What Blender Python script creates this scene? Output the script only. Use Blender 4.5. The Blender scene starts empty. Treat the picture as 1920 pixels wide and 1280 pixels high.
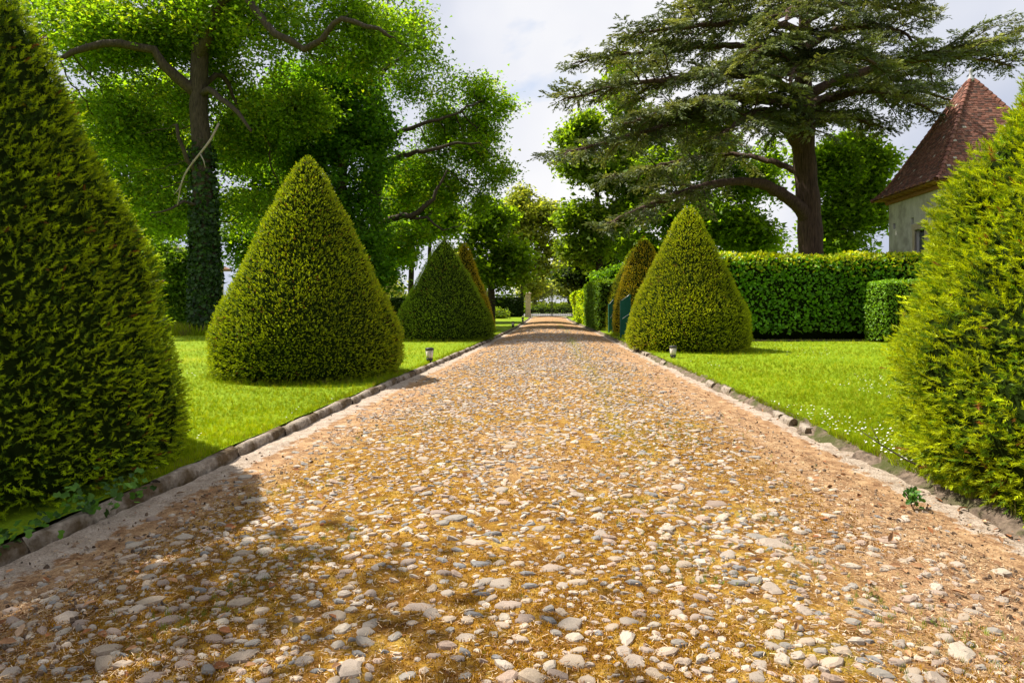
import bpy, math, random
import numpy as np
from mathutils import Vector, noise as mnoise

rng = np.random.default_rng(7)
random.seed(7)
R = math.radians

# ------------------------------------------------------------------ camera, sky, sun, exposure
scene = bpy.context.scene
col = scene.collection
F, HZ, CH = 1200.0, 570.0, 1.35          # focal length in photo pixels, horizon row, eye height

cam_d = bpy.data.cameras.new('camera')
cam_d.sensor_width = 36.0
cam_d.lens = 36.0 * F / 1920.0
cam_d.shift_y = -(640.0 - HZ) / 1920.0
cam_d.clip_start = 0.05
cam_d.clip_end = 6000
cam = bpy.data.objects.new('camera', cam_d)
cam.location = (0, 0, CH)
cam.rotation_euler = (R(90), 0, 0)
col.objects.link(cam)
scene.camera = cam

SUN = Vector((-0.50, 0.20, 0.84)).normalized()
sun_el = math.asin(SUN.z)
sun_d = bpy.data.lights.new('sun', 'SUN')
sun_d.energy = 5.0
sun_d.angle = R(0.53)
sun_d.color = (1.0, 0.94, 0.84)
sun = bpy.data.objects.new('sun', sun_d)
sun.rotation_euler = SUN.to_track_quat('Z', 'Y').to_euler()
sun.location = (-30, 12, 50)
col.objects.link(sun)

world = bpy.data.worlds.new('World')
scene.world = world
world.use_nodes = True
wt = world.node_tree
wt.nodes.clear()


def N(nt, t, **kw):
    n = nt.nodes.new(t)
    for k, v in kw.items():
        if k in n.inputs:
            n.inputs[k].default_value = v
        else:
            setattr(n, k, v)
    return n


def L(nt, a, b):
    nt.links.new(a, b)


def ramp(nt, src, stops):
    r = nt.nodes.new('ShaderNodeValToRGB')
    e = r.color_ramp.elements
    while len(e) < len(stops):
        e.new(0.5)
    for el, (p, c) in zip(e, stops):
        el.position = p
        el.color = c if len(c) == 4 else (*c, 1)
    L(nt, src, r.inputs['Fac'])
    return r.outputs['Color']


def mixc(nt, fac, a, b, mode='MIX'):
    m = nt.nodes.new('ShaderNodeMix')
    m.data_type = 'RGBA'
    m.blend_type = mode
    for sock, v in ((m.inputs[0], fac), (m.inputs[6], a), (m.inputs[7], b)):
        if isinstance(v, bpy.types.NodeSocket):
            L(nt, v, sock)
        else:
            sock.default_value = v if not isinstance(v, tuple) or len(v) == 4 else (*v, 1)
    return m.outputs[2]


SKY_STRENGTH = 0.10
out = N(wt, 'ShaderNodeOutputWorld')
bg = N(wt, 'ShaderNodeBackground', Strength=SKY_STRENGTH)
sky = N(wt, 'ShaderNodeTexSky', sky_type='NISHITA', sun_disc=False)
sky.sun_elevation = sun_el
sky.sun_rotation = math.atan2(SUN.x, SUN.y)
sky.altitude = 200
tc = N(wt, 'ShaderNodeTexCoord')
mp = N(wt, 'ShaderNodeMapping')
mp.inputs['Scale'].default_value = (1.0, 1.0, 1.7)
mp.inputs['Location'].default_value = (3.1, 0.4, 1.3)
L(wt, tc.outputs['Generated'], mp.inputs['Vector'])
n1 = N(wt, 'ShaderNodeTexNoise', Scale=2.1, Detail=7.0, Roughness=0.52)
n1.inputs['Distortion'].default_value = 0.3
n2 = N(wt, 'ShaderNodeTexNoise', Scale=1.5, Detail=5.0, Roughness=0.5)
L(wt, mp.outputs[0], n1.inputs['Vector'])
mp2 = N(wt, 'ShaderNodeMapping')
mp2.inputs['Location'].default_value = (7.3, 2.2, 5.0)
L(wt, tc.outputs['Generated'], mp2.inputs['Vector'])
L(wt, mp2.outputs[0], n2.inputs['Vector'])
cover = ramp(wt, n1.outputs['Fac'], [(0.25, (0, 0, 0)), (0.36, (1, 1, 1))])
shade = ramp(wt, n2.outputs['Fac'], [(0.40, (3.0, 3.3, 4.1)), (0.52, (4.5, 4.6, 5.0)), (0.64, (5.5, 5.45, 5.45))])
L(wt, mixc(wt, cover, sky.outputs['Color'], shade), bg.inputs['Color'])
L(wt, bg.outputs[0], out.inputs['Surface'])

scene.view_settings.view_transform = 'Standard'
scene.view_settings.look = 'None'
scene.view_settings.exposure = 0.9
scene.view_settings.gamma = 1.0
scene.view_settings.use_curve_mapping = False
scene.cycles.max_bounces = 8
scene.cycles.diffuse_bounces = 4
scene.cycles.transmission_bounces = 4
scene.cycles.transparent_max_bounces = 4
scene.cycles.caustics_reflective = False
scene.cycles.caustics_refractive = False
scene.cycles.use_denoising = True

# ------------------------------------------------------------------ helpers


def W(px, py, Y):
    """a point seen at photo pixel (px, py) at distance Y ahead"""
    return np.array([(px - 960) / F * Y, Y, CH - (py - HZ) / F * Y])


def tag(o, label=None, cat=None, group=None, kind=None):
    if label: o['label'] = label
    if cat: o['category'] = cat
    if group: o['group'] = group
    if kind: o['kind'] = kind
    return o


def empty(name, loc, rz=0.0):
    o = bpy.data.objects.new(name, None)
    o.location = loc
    o.rotation_euler = (0, 0, rz)
    o.empty_display_size = 0.2
    col.objects.link(o)
    return o


def link(name, me, parent=None, loc=None, rot=None):
    o = bpy.data.objects.new(name, me)
    col.objects.link(o)
    if parent is not None:
        o.parent = parent
    if loc is not None:
        o.location = loc
    if rot is not None:
        o.rotation_euler = rot
    return o


def mesh_np(name, v, faces, mat, tint=None, smooth=False, sharp=None):
    """v (n,3), faces (m,k) all of one size; tint (n,3) per vertex"""
    me = bpy.data.meshes.new(name)
    v = np.asarray(v, np.float32)
    faces = np.asarray(faces, np.int32)
    m, k = faces.shape
    me.vertices.add(len(v))
    me.vertices.foreach_set('co', v.ravel())
    me.loops.add(m * k)
    me.loops.foreach_set('vertex_index', faces.ravel())
    me.polygons.add(m)
    me.polygons.foreach_set('loop_start', np.arange(0, m * k, k, dtype=np.int32))
    me.polygons.foreach_set('loop_total', np.full(m, k, np.int32))
    me.polygons.foreach_set('use_smooth', np.full(m, bool(smooth)))
    if tint is not None:
        a = me.color_attributes.new('tint', 'FLOAT_COLOR', 'POINT')
        c = np.ones((len(v), 4), np.float32)
        c[:, :3] = tint
        a.data.foreach_set('color', c.ravel())
    me.materials.append(mat)
    me.update(calc_edges=True)
    return me


class MB:
    """collects polygons of any size for one mesh"""
    def __init__(self):
        self.v, self.f = [], []

    def add(self, vs, fs):
        b = len(self.v)
        self.v += [tuple(p) for p in vs]
        self.f += [tuple(b + i for i in f) for f in fs]

    def box(self, c, s, rz=0.0, taper=1.0, bev=0.0):
        cx, cy, cz = c
        hx, hy, hz = s[0] / 2, s[1] / 2, s[2] / 2
        cs, sn = math.cos(rz), math.sin(rz)
        if bev <= 0:
            rings = [(-hz, 0, 1.0), (hz, 0, taper)]
        else:
            rings = [(-hz, bev, 1.0), (-hz + bev, 0, 1.0), (hz - bev, 0, taper), (hz, bev, taper)]
        vs, fs = [], []
        for z, ins, t in rings:
            for sx, sy in ((-1, -1), (1, -1), (1, 1), (-1, 1)):
                x, y = sx * (hx - ins) * t, sy * (hy - ins) * t
                vs.append((cx + x * cs - y * sn, cy + x * sn + y * cs, cz + z))
        n = len(rings)
        fs.append((3, 2, 1, 0))
        for r in range(n - 1):
            for i in range(4):
                j = (i + 1) % 4
                fs.append((r * 4 + i, r * 4 + j, r * 4 + 4 + j, r * 4 + 4 + i))
        fs.append(tuple((n - 1) * 4 + i for i in range(4)))
        self.add(vs, fs)

    def lathe(self, c, prof, n=12, cap=True):
        vs, fs = [], []
        for r, z in prof:
            for i in range(n):
                a = 2 * math.pi * i / n
                vs.append((c[0] + r * math.cos(a), c[1] + r * math.sin(a), c[2] + z))
        for k in range(len(prof) - 1):
            for i in range(n):
                j = (i + 1) % n
                fs.append((k * n + i, k * n + j, (k + 1) * n + j, (k + 1) * n + i))
        if cap:
            fs.append(tuple(range(n - 1, -1, -1)))
            fs.append(tuple((len(prof) - 1) * n + i for i in range(n)))
        self.add(vs, fs)

    def tube(self, pts, rad, n=6):
        pts = [np.asarray(p, float) for p in pts]
        rad = rad if hasattr(rad, '__len__') else [rad] * len(pts)
        vs, fs = [], []
        ref = None
        for i, p in enumerate(pts):
            d = pts[min(i + 1, len(pts) - 1)] - pts[max(i - 1, 0)]
            d = d / (np.linalg.norm(d) + 1e-9)
            if ref is None:
                ref = np.array([1.0, 0, 0]) if abs(d[0]) < 0.8 else np.array([0, 1.0, 0])
            a = ref - d * ref.dot(d)
            a /= np.linalg.norm(a) + 1e-9
            ref = a
            b = np.cross(d, a)
            for k in range(n):
                t = 2 * math.pi * k / n
                vs.append(p + rad[i] * (a * math.cos(t) + b * math.sin(t)))
        for i in range(len(pts) - 1):
            for k in range(n):
                j = (k + 1) % n
                fs.append((i * n + k, i * n + j, (i + 1) * n + j, (i + 1) * n + k))
        fs.append(tuple(range(n - 1, -1, -1)))
        fs.append(tuple((len(pts) - 1) * n + k for k in range(n)))
        self.add(vs, fs)

    def mesh(self, name, mat, smooth=False, off=(0, 0, 0)):
        me = bpy.data.meshes.new(name)
        ox, oy, oz = off
        me.from_pydata([(x - ox, y - oy, z - oz) for x, y, z in self.v], [], self.f)
        if smooth:
            me.polygons.foreach_set('use_smooth', np.full(len(me.polygons), True))
        me.materials.append(mat)
        me.update()
        return me


def unit(a):
    return a / (np.linalg.norm(a, axis=-1, keepdims=True) + 1e-9)


def frames(y, zhint):
    """rotation matrices (n,3,3) whose columns are x, y, z with y along y and z near zhint"""
    y = unit(y)
    x = unit(np.cross(y, zhint))
    z = np.cross(x, y)
    return np.stack([x, y, z], axis=2)


def scatter(tv, tf, pos, rot, scale, tint, tipk=None):
    """copies of one small template joined as arrays: returns verts, faces, tints"""
    tv = np.asarray(tv, np.float32)
    tf = np.asarray(tf, np.int32)
    n, k = len(pos), len(tv)
    scale = np.asarray(scale, np.float32)
    if scale.ndim == 1:
        scale = scale[:, None]
    loc = tv[None] * scale[:, None, :]
    v = np.einsum('nij,nkj->nki', rot.astype(np.float32), loc) + pos[:, None, :].astype(np.float32)
    f = tf[None] + (np.arange(n, dtype=np.int32) * k)[:, None, None]
    c = np.repeat(tint[:, None, :], k, axis=1)
    if tipk is not None:
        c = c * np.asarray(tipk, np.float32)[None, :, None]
    return v.reshape(-1, 3), f.reshape(-1, tf.shape[1]), c.reshape(-1, 3)


def vnoise(p, seed=0):
    """cheap smooth value noise for (n,3) points, range about 0..1"""
    p = np.asarray(p, float)
    i = np.floor(p).astype(np.int64)
    f = p - i
    f = f * f * (3 - 2 * f)
    tot = np.zeros(len(p))
    for dx in (0, 1):
        for dy in (0, 1):
            for dz in (0, 1):
                h = (i[:, 0] + dx) * 374761393 + (i[:, 1] + dy) * 668265263 + (i[:, 2] + dz) * 2147483647 + seed * 1274126177
                h = (h ^ (h >> 13)) * 1274126177
                h = (h ^ (h >> 16)) & 0xffff
                w = (f[:, 0] if dx else 1 - f[:, 0]) * (f[:, 1] if dy else 1 - f[:, 1]) * (f[:, 2] if dz else 1 - f[:, 2])
                tot += w * (h / 65535.0)
    return tot


def xy3(x, y, z=0.0):
    x = np.asarray(x, float)
    return np.stack([x, np.broadcast_to(y, x.shape), np.broadcast_to(z, x.shape)], axis=1)


# ------------------------------------------------------------------ materials


def new_mat(name):
    m = bpy.data.materials.new(name)
    m.use_nodes = True
    nt = m.node_tree
    nt.nodes.clear()
    o = N(nt, 'ShaderNodeOutputMaterial')
    return m, nt, o


def foliage(name, trans=0.4, rough=0.5, spec=0.35, tboost=(1.5, 1.5, 0.5)):
    m, nt, o = new_mat(name)
    at = N(nt, 'ShaderNodeAttribute', attribute_name='tint')
    b = N(nt, 'ShaderNodeBsdfPrincipled', Roughness=rough)
    b.inputs['Specular IOR Level'].default_value = spec
    L(nt, at.outputs['Color'], b.inputs['Base Color'])
    t = N(nt, 'ShaderNodeBsdfTranslucent')
    L(nt, mixc(nt, 1.0, at.outputs['Color'], tboost, 'MULTIPLY'), t.inputs['Color'])
    x = N(nt, 'ShaderNodeMixShader')
    x.inputs[0].default_value = trans
    L(nt, b.outputs[0], x.inputs[1])
    L(nt, t.outputs[0], x.inputs[2])
    L(nt, x.outputs[0], o.inputs['Surface'])
    return m


def tinted(name, rough=0.85, bump=0.3, bscale=60.0, spec=0.3, var=0.35):
    """colour from the tint attribute, with procedural grain"""
    m, nt, o = new_mat(name)
    at = N(nt, 'ShaderNodeAttribute', attribute_name='tint')
    tc = N(nt, 'ShaderNodeTexCoord')
    n = N(nt, 'ShaderNodeTexNoise', Scale=bscale, Detail=5.0, Roughness=0.65)
    L(nt, tc.outputs['Object'], n.inputs['Vector'])
    c = ramp(nt, n.outputs['Fac'], [(0.3, (1 - var,) * 3), (0.7, (1 + var * 0.4,) * 3)])
    b = N(nt, 'ShaderNodeBsdfPrincipled', Roughness=rough)
    b.inputs['Specular IOR Level'].default_value = spec
    L(nt, mixc(nt, 1.0, at.outputs['Color'], c, 'MULTIPLY'), b.inputs['Base Color'])
    bp = N(nt, 'ShaderNodeBump', Strength=bump, Distance=0.01)
    L(nt, n.outputs['Fac'], bp.inputs['Height'])
    L(nt, bp.outputs[0], b.inputs['Normal'])
    L(nt, b.outputs[0], o.inputs['Surface'])
    return m


def noisy(name, c1, c2, scale=5.0, rough=0.85, bump=0.3, dist=0.02, stretch=(1, 1, 1), c3=None, detail=8.0, metallic=0.0, s3=1.0):
    m, nt, o = new_mat(name)
    tc = N(nt, 'ShaderNodeTexCoord')
    mp = N(nt, 'ShaderNodeMapping')
    mp.inputs['Scale'].default_value = stretch
    L(nt, tc.outputs['Object'], mp.inputs['Vector'])
    n = N(nt, 'ShaderNodeTexNoise', Scale=scale, Detail=detail, Roughness=0.65)
    L(nt, mp.outputs[0], n.inputs['Vector'])
    c = ramp(nt, n.outputs['Fac'], [(0.32, c1), (0.68, c2)])
    if c3 is not None:
        n3 = N(nt, 'ShaderNodeTexNoise', Scale=s3, Detail=6.0, Roughness=0.6)
        L(nt, tc.outputs['Object'], n3.inputs['Vector'])
        k = ramp(nt, n3.outputs['Fac'], [(0.48, (0, 0, 0)), (0.62, (1, 1, 1))])
        c = mixc(nt, k, c, c3)
    b = N(nt, 'ShaderNodeBsdfPrincipled', Roughness=rough, Metallic=metallic)
    b.inputs['Specular IOR Level'].default_value = 0.3
    L(nt, c, b.inputs['Base Color'])
    bp = N(nt, 'ShaderNodeBump', Strength=bump, Distance=dist)
    L(nt, n.outputs['Fac'], bp.inputs['Height'])
    L(nt, bp.outputs[0], b.inputs['Normal'])
    L(nt, b.outputs[0], o.inputs['Surface'])
    return m


M = {}
M['yew'] = foliage('yew_needles', 0.35, 0.5, 0.15, (1.5, 1.4, 0.3))
M['leaf'] = foliage('broad_leaves', 0.6, 0.5, 0.2, (1.85, 1.8, 0.4))
M['laurel'] = foliage('laurel_leaves', 0.3, 0.45, 0.25, (1.5, 1.4, 0.3))
M['cedar'] = foliage('cedar_needles', 0.3, 0.55, 0.3, (1.3, 1.2, 0.6))
M['grass'] = foliage('grass_blades', 0.4, 0.6, 0.1, (1.5, 1.4, 0.2))
M['litter'] = tinted('dry_litter', 0.9, 0.1, 80)
M['petal'] = tinted('daisy_petals', 0.8, 0.05, 30, var=0.1)
M['stone'] = tinted('river_stones', 0.75, 0.55, 38.0, 0.35, 0.45)
M['tile'] = tinted('clay_tiles', 0.85, 0.35, 14.0, 0.25, 0.5)
M['core'] = noisy('inner_shade', (0.006, 0.011, 0.002), (0.016, 0.026, 0.005), 14, 1.0)  # near-black, stands in for shade deep inside the foliage
M['core'].node_tree.nodes['Principled BSDF'].inputs['Specular IOR Level'].default_value = 0.0
M['bark'] = noisy('oak_bark', (0.022, 0.017, 0.012), (0.085, 0.064, 0.045), 5, 0.95, 0.9, 0.05, (3, 3, 0.6))
M['cedarbark'] = noisy('cedar_bark', (0.03, 0.018, 0.014), (0.13, 0.078, 0.056), 4.5, 0.95, 0.9, 0.06, (3.5, 3.5, 0.4))
M['deadwood'] = noisy('dead_wood', (0.22, 0.18, 0.14), (0.4, 0.34, 0.27), 9, 0.9, 0.4)
M['kerb'] = noisy('kerb_stone', (0.15, 0.115, 0.085), (0.46, 0.39, 0.31), 16, 0.9, 1.0, 0.04, c3=(0.10, 0.065, 0.03), s3=2.6)
M['pillar'] = noisy('pillar_stone', (0.34, 0.27, 0.2), (0.52, 0.43, 0.33), 6, 0.9, 0.3)
M['iron'] = noisy('black_iron', (0.012, 0.014, 0.014), (0.03, 0.032, 0.032), 20, 0.5, 0.1)
M['greenmetal'] = noisy('green_paint', (0.008, 0.07, 0.052), (0.015, 0.10, 0.075), 3, 0.4, 0.05)
M['steel'] = noisy('bare_steel', (0.4, 0.42, 0.42), (0.55, 0.56, 0.56), 20, 0.35, 0.05, metallic=0.8)
M['blackplastic'] = noisy('black_plastic', (0.015, 0.014, 0.014), (0.035, 0.033, 0.03), 30, 0.5, 0.05)
M['lampglass'] = noisy('cream_lamp_glass', (0.5, 0.44, 0.34), (0.66, 0.6, 0.48), 12, 0.35, 0.05)
M['wall'] = noisy('tower_render', (0.44, 0.42, 0.40), (0.64, 0.61, 0.58), 2.2, 0.95, 0.5, 0.03, (1.6, 1.6, 0.7), c3=(0.34, 0.31, 0.29), s3=1.1)
M['quoin'] = noisy('window_stone', (0.42, 0.34, 0.25), (0.55, 0.46, 0.35), 5, 0.9, 0.3)
M['wood'] = noisy('eave_wood', (0.18, 0.085, 0.035), (0.38, 0.19, 0.08), 5, 0.85, 0.3, 0.02, (1, 1, 4))
M['shutter'] = noisy('grey_shutter', (0.07, 0.085, 0.09), (0.12, 0.135, 0.14), 6, 0.7, 0.2, 0.01, (6, 6, 0.6))
M['hole'] = noisy('dark_hole', (0.012, 0.01, 0.009), (0.03, 0.025, 0.02), 6, 0.95)
M['lead'] = noisy('lead_cap', (0.3, 0.3, 0.31), (0.45, 0.45, 0.46), 9, 0.6, 0.2)
M['housewall'] = noisy('house_render', (0.28, 0.25, 0.21), (0.42, 0.38, 0.32), 2.0, 0.95, 0.3, c3=(0.2, 0.18, 0.15))
M['road'] = noisy('road_tarmac', (0.16, 0.155, 0.15), (0.24, 0.23, 0.22), 8, 0.9, 0.2)
M['wire'] = M['iron']
M['soil'] = noisy('bare_soil', (0.07, 0.045, 0.028), (0.18, 0.125, 0.08), 9, 0.95, 0.8, 0.04)


def lawn_mat():
    m, nt, o = new_mat('lawn_turf')
    tc = N(nt, 'ShaderNodeTexCoord')
    a = N(nt, 'ShaderNodeTexNoise', Scale=0.55, Detail=6.0, Roughness=0.6)
    b = N(nt, 'ShaderNodeTexNoise', Scale=45.0, Detail=5.0, Roughness=0.7)
    mp = N(nt, 'ShaderNodeMapping')
    mp.inputs['Scale'].default_value = (1.0, 1.0, 1.0)
    L(nt, tc.outputs['Object'], mp.inputs['Vector'])
    L(nt, mp.outputs[0], a.inputs['Vector'])
    L(nt, mp.outputs[0], b.inputs['Vector'])
    c1 = ramp(nt, a.outputs['Fac'], [(0.32, (0.15, 0.24, 0.004)), (0.55, (0.20, 0.29, 0.004)), (0.75, (0.28, 0.31, 0.012))])
    c2 = ramp(nt, b.outputs['Fac'], [(0.3, (0.55, 0.55, 0.5)), (0.65, (1.15, 1.15, 1.1))])
    p = N(nt, 'ShaderNodeBsdfPrincipled', Roughness=0.9)
    p.inputs['Specular IOR Level'].default_value = 0.15
    L(nt, mixc(nt, 1.0, c1, c2, 'MULTIPLY'), p.inputs['Base Color'])
    bp = N(nt, 'ShaderNodeBump', Strength=0.6, Distance=0.03)
    L(nt, b.outputs['Fac'], bp.inputs['Height'])
    L(nt, bp.outputs[0], p.inputs['Normal'])
    L(nt, p.outputs[0], o.inputs['Surface'])
    return m


M['lawn'] = lawn_mat()


def lane_mat():
    """moss, dry litter, dusty gutters; the 'across' attribute runs 0..1 over the lane"""
    m, nt, o = new_mat('lane_surface')
    tc = N(nt, 'ShaderNodeTexCoord')
    at = N(nt, 'ShaderNodeAttribute', attribute_name='tint')
    sep = N(nt, 'ShaderNodeSeparateColor')
    L(nt, at.outputs['Color'], sep.inputs[0])

    def noise(s, d=6.0, r=0.62):
        n = N(nt, 'ShaderNodeTexNoise', Scale=s, Detail=d, Roughness=r)
        L(nt, tc.outputs['Object'], n.inputs['Vector'])
        return n.outputs['Fac']
    fine, mid, big, fib = noise(70, 5, 0.7), noise(9.0), noise(1.3), noise(160, 3, 0.7)
    moss = ramp(nt, mid, [(0.3, (0.12, 0.05, 0.014)), (0.44, (0.23, 0.115, 0.020)), (0.56, (0.35, 0.195, 0.028)), (0.70, (0.44, 0.30, 0.07))])
    straw = ramp(nt, mid, [(0.3, (0.18, 0.095, 0.05)), (0.52, (0.40, 0.245, 0.13)), (0.7, (0.55, 0.38, 0.22))])
    dust = ramp(nt, mid, [(0.3, (0.30, 0.235, 0.18)), (0.6, (0.46, 0.38, 0.31)), (0.75, (0.53, 0.45, 0.38))])
    # green wheel-side mossy streaks
    gr = ramp(nt, big, [(0.56, (0, 0, 0)), (0.68, (1, 1, 1))])
    base = mixc(nt, sep.outputs['Red'], straw, moss)
    gm = N(nt, 'ShaderNodeMath', operation='MULTIPLY')
    L(nt, gr, gm.inputs[0])
    L(nt, sep.outputs['Red'], gm.inputs[1])
    gm2 = N(nt, 'ShaderNodeMath', operation='MULTIPLY')
    L(nt, gm.outputs[0], gm2.inputs[0])
    gm2.inputs[1].default_value = 0.55
    base = mixc(nt, gm2.outputs[0], base, (0.26, 0.23, 0.03))
    base = mixc(nt, sep.outputs['Blue'], base, (0.27, 0.27, 0.05))
    # gutters, with a torn edge
    ge = N(nt, 'ShaderNodeMath', operation='ADD')
    L(nt, sep.outputs['Green'], ge.inputs[0])
    L(nt, mid, ge.inputs[1])
    gf = ramp(nt, ge.outputs[0], [(0.92, (0, 0, 0)), (1.06, (1, 1, 1))])
    base = mixc(nt, gf, base, dust)
    spk = ramp(nt, fine, [(0.3, (0.45, 0.42, 0.4)), (0.5, (1, 1, 1)), (0.72, (1.3, 1.28, 1.25))])
    base = mixc(nt, 1.0, base, spk, 'MULTIPLY')
    spk2 = ramp(nt, fib, [(0.35, (0.75, 0.72, 0.7)), (0.6, (1.12, 1.12, 1.1))])
    base = mixc(nt, 1.0, base, spk2, 'MULTIPLY')
    p = N(nt, 'ShaderNodeBsdfPrincipled', Roughness=0.95)
    p.inputs['Specular IOR Level'].default_value = 0.1
    L(nt, base, p.inputs['Base Color'])
    ad = N(nt, 'ShaderNodeMath', operation='ADD')
    L(nt, fine, ad.inputs[0])
    L(nt, mid, ad.inputs[1])
    bp = N(nt, 'ShaderNodeBump', Strength=0.9, Distance=0.018)
    L(nt, ad.outputs[0], bp.inputs['Height'])
    L(nt, bp.outputs[0], p.inputs['Normal'])
    L(nt, p.outputs[0], o.inputs['Surface'])
    return m


M['lane'] = lane_mat()

# ------------------------------------------------------------------ ground, lane, lawns
LEFT = np.array([(-6, -3.5), (3.45, -2.80), (5.14, -2.62), (11.2, -2.12), (21.6, -1.1), (37, 0.2), (57.9, 1.5), (72, 2.2)])
RIGHT = np.array([(-6, 3.0), (5.2, 3.24), (8.4, 3.42), (14.1, 3.62), (20, 3.85), (26, 4.1), (32, 4.35), (40, 4.5), (54, 4.95), (72, 6.0)])


def XL(y): return np.interp(y, LEFT[:, 0], LEFT[:, 1])
def XR(y): return np.interp(y, RIGHT[:, 0], RIGHT[:, 1])


GUT = 0.075


def lane_z(x, y):
    u = (x - XL(y)) / (XR(y) - XL(y))
    t = np.clip((u - GUT) / (1 - 2 * GUT), 0, 1)
    return -0.085 + 0.13 * (1 - (2 * t - 1) ** 2) ** 0.8


def lane_bumps(x, y):
    p = xy3(x, y)
    return 0.022 * (vnoise(p * 3.1, 1) - 0.5) + 0.018 * (vnoise(p * 9.0, 2) - 0.5) + 0.012 * (vnoise(p * 22.0, 3) - 0.5)


def grid_faces(nr, nc):
    i = np.arange(nr - 1)[:, None] * nc + np.arange(nc - 1)[None, :]
    return np.stack([i, i + 1, i + nc + 1, i + nc], axis=-1).reshape(-1, 4)


def build_lane():
    ys = np.concatenate([np.linspace(-6, 1.6, 20), np.linspace(1.65, 7, 200), np.geomspace(7.04, 71, 190)])
    us = np.linspace(0, 1, 100)
    Yg, Ug = np.meshgrid(ys, us, indexing='ij')
    x = XL(Yg) + Ug * (XR(Yg) - XL(Yg))
    xf, yf, uf = x.ravel(), Yg.ravel(), Ug.ravel()
    z = lane_z(xf, yf) + lane_bumps(xf, yf)
    wob = 0.10 * (vnoise(xy3(xf * 0.7, yf * 0.4), 5) - 0.5)
    mossy = np.clip((0.36 - np.abs(uf - 0.47 + wob)) / 0.10, 0, 1) * np.clip(0.5 + 1.5 * vnoise(xy3(xf * 0.9, yf * 0.6), 6), 0, 1)
    mossy *= np.clip(1.15 - yf / 26.0, 0.12, 1)
    gut = np.clip(1 - np.minimum(uf, 1 - uf) / (GUT * 1.15), 0, 1) * 0.9 + 0.02
    green = np.clip(1.2 - np.abs(uf - 0.64 - 0.5 * wob) / 0.035, 0, 1) * np.clip((vnoise(xy3(xf * 0.3, yf * 0.22), 8) - 0.32) * 4, 0, 1) * np.clip((yf - 5) / 4, 0, 1)
    tint = np.stack([mossy, np.clip(gut, 0, 1), green * 0.8], axis=1)
    me = mesh_np('lane', np.stack([xf, yf, z], 1), grid_faces(len(ys), len(us)), M['lane'], tint, True)
    return link('lane', me)


ground_m = noisy('meadow', (0.06, 0.09, 0.015), (0.13, 0.16, 0.03), 0.25, 0.95, 0.2, c3=(0.15, 0.14, 0.05), s3=0.02)
gm = MB()
gs = [-3000, -300, -60, 60, 300, 3000]
for a in range(5):
    for b in range(5):
        gm.add([(gs[a], gs[b], -0.13), (gs[a + 1], gs[b], -0.13), (gs[a + 1], gs[b + 1], -0.13), (gs[a], gs[b + 1], -0.13)], [(0, 1, 2, 3)])
ground = link('ground', gm.mesh('ground', ground_m))
tag(ground, 'wide green meadow ground reaching to the horizon beyond the gate', 'ground', kind='structure')
lane = build_lane()
tag(lane, 'mossy cobbled lane running straight from the foreground to the iron gate', 'lane', kind='structure')

rd = MB()
rd.add([(-150, 78, -0.11), (150, 78, -0.11), (150, 96, -0.11), (-150, 96, -0.11)], [(0, 1, 2, 3)])
tag(link('road', rd.mesh('road', M['road'])), 'pale tarmac road crossing behind the iron gate', 'road', kind='structure')


def lawn_edge_noise(y):
    y = np.asarray(y, float)
    return 0.05 * (vnoise(xy3(y * 1.3, 3.0), 11) - 0.5) + 0.04 * (vnoise(xy3(y * 5, 3.0), 12) - 0.5)


def build_lawn(side):
    ys = np.concatenate([np.linspace(-6, 4, 12), np.geomspace(4.2, 72, 150)])
    e = XL(ys) - 0.13 if side < 0 else XR(ys) + lawn_edge_noise(ys) + 0.05
    offs = np.concatenate([[0.0], np.geomspace(0.08, 70, 34)])
    Yg = np.repeat(ys[:, None], len(offs), 1)
    Xg = e[:, None] + side * offs[None, :]
    z = 0.03 * (vnoise(xy3(Xg.ravel() * 0.5, Yg.ravel() * 0.5), 14) - 0.5) + 0.018 * (vnoise(xy3(Xg.ravel() * 2.5, Yg.ravel() * 2.5), 15) - 0.5)
    v = np.stack([Xg.ravel(), Yg.ravel(), z], 1)
    f = grid_faces(len(ys), len(offs))
    if side > 0:
        pass
    else:
        f = f[:, ::-1]
    return link('lawn', mesh_np('lawn', v, f, M['lawn'], None, True))


tag(build_lawn(-1), 'mown lawn on the left of the lane under the oak trees', 'lawn', kind='structure')
tag(build_lawn(1), 'bright mown lawn on the right between lane and laurel hedge', 'lawn', kind='structure')

# worn soil bank along the right lawn edge
ysb = np.geomspace(1.5, 60, 420)
vb = []
for k, (dx, dz) in enumerate([(-0.10, -0.09), (-0.04, -0.06), (0.0, -0.02), (0.04, 0.004), (0.10, -0.03)]):
    xb = XR(ysb) + lawn_edge_noise(ysb) + dx + 0.09 * (vnoise(xy3(ysb * 7, k * 9.1), 21) - 0.5)
    zb = dz + (0.06 * (vnoise(xy3(ysb * 8, k * 5.3), 22) - 0.5) if 0 < k < 4 else 0)
    vb.append(np.stack([xb, ysb, zb + np.zeros_like(xb)], 1))
vb = np.stack(vb, 1).reshape(-1, 3)
bank = link('soil_bank', mesh_np('soil_bank', vb, grid_faces(len(ysb), 5), noisy('bank_soil', (0.06, 0.042, 0.028), (0.27, 0.20, 0.145), 17, 0.95, 1.0, 0.05, c3=(0.07, 0.075, 0.02), s3=3.5), None, True))
tag(bank, 'crumbling earth edge between dusty gutter and right lawn', 'soil bank', kind='structure')

# kerb on the left: separate stones
kerb = empty('kerb', (0, 0, 0))
tag(kerb, 'weathered stone kerb along the left edge of the lane', 'kerb', kind='structure')


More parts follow.
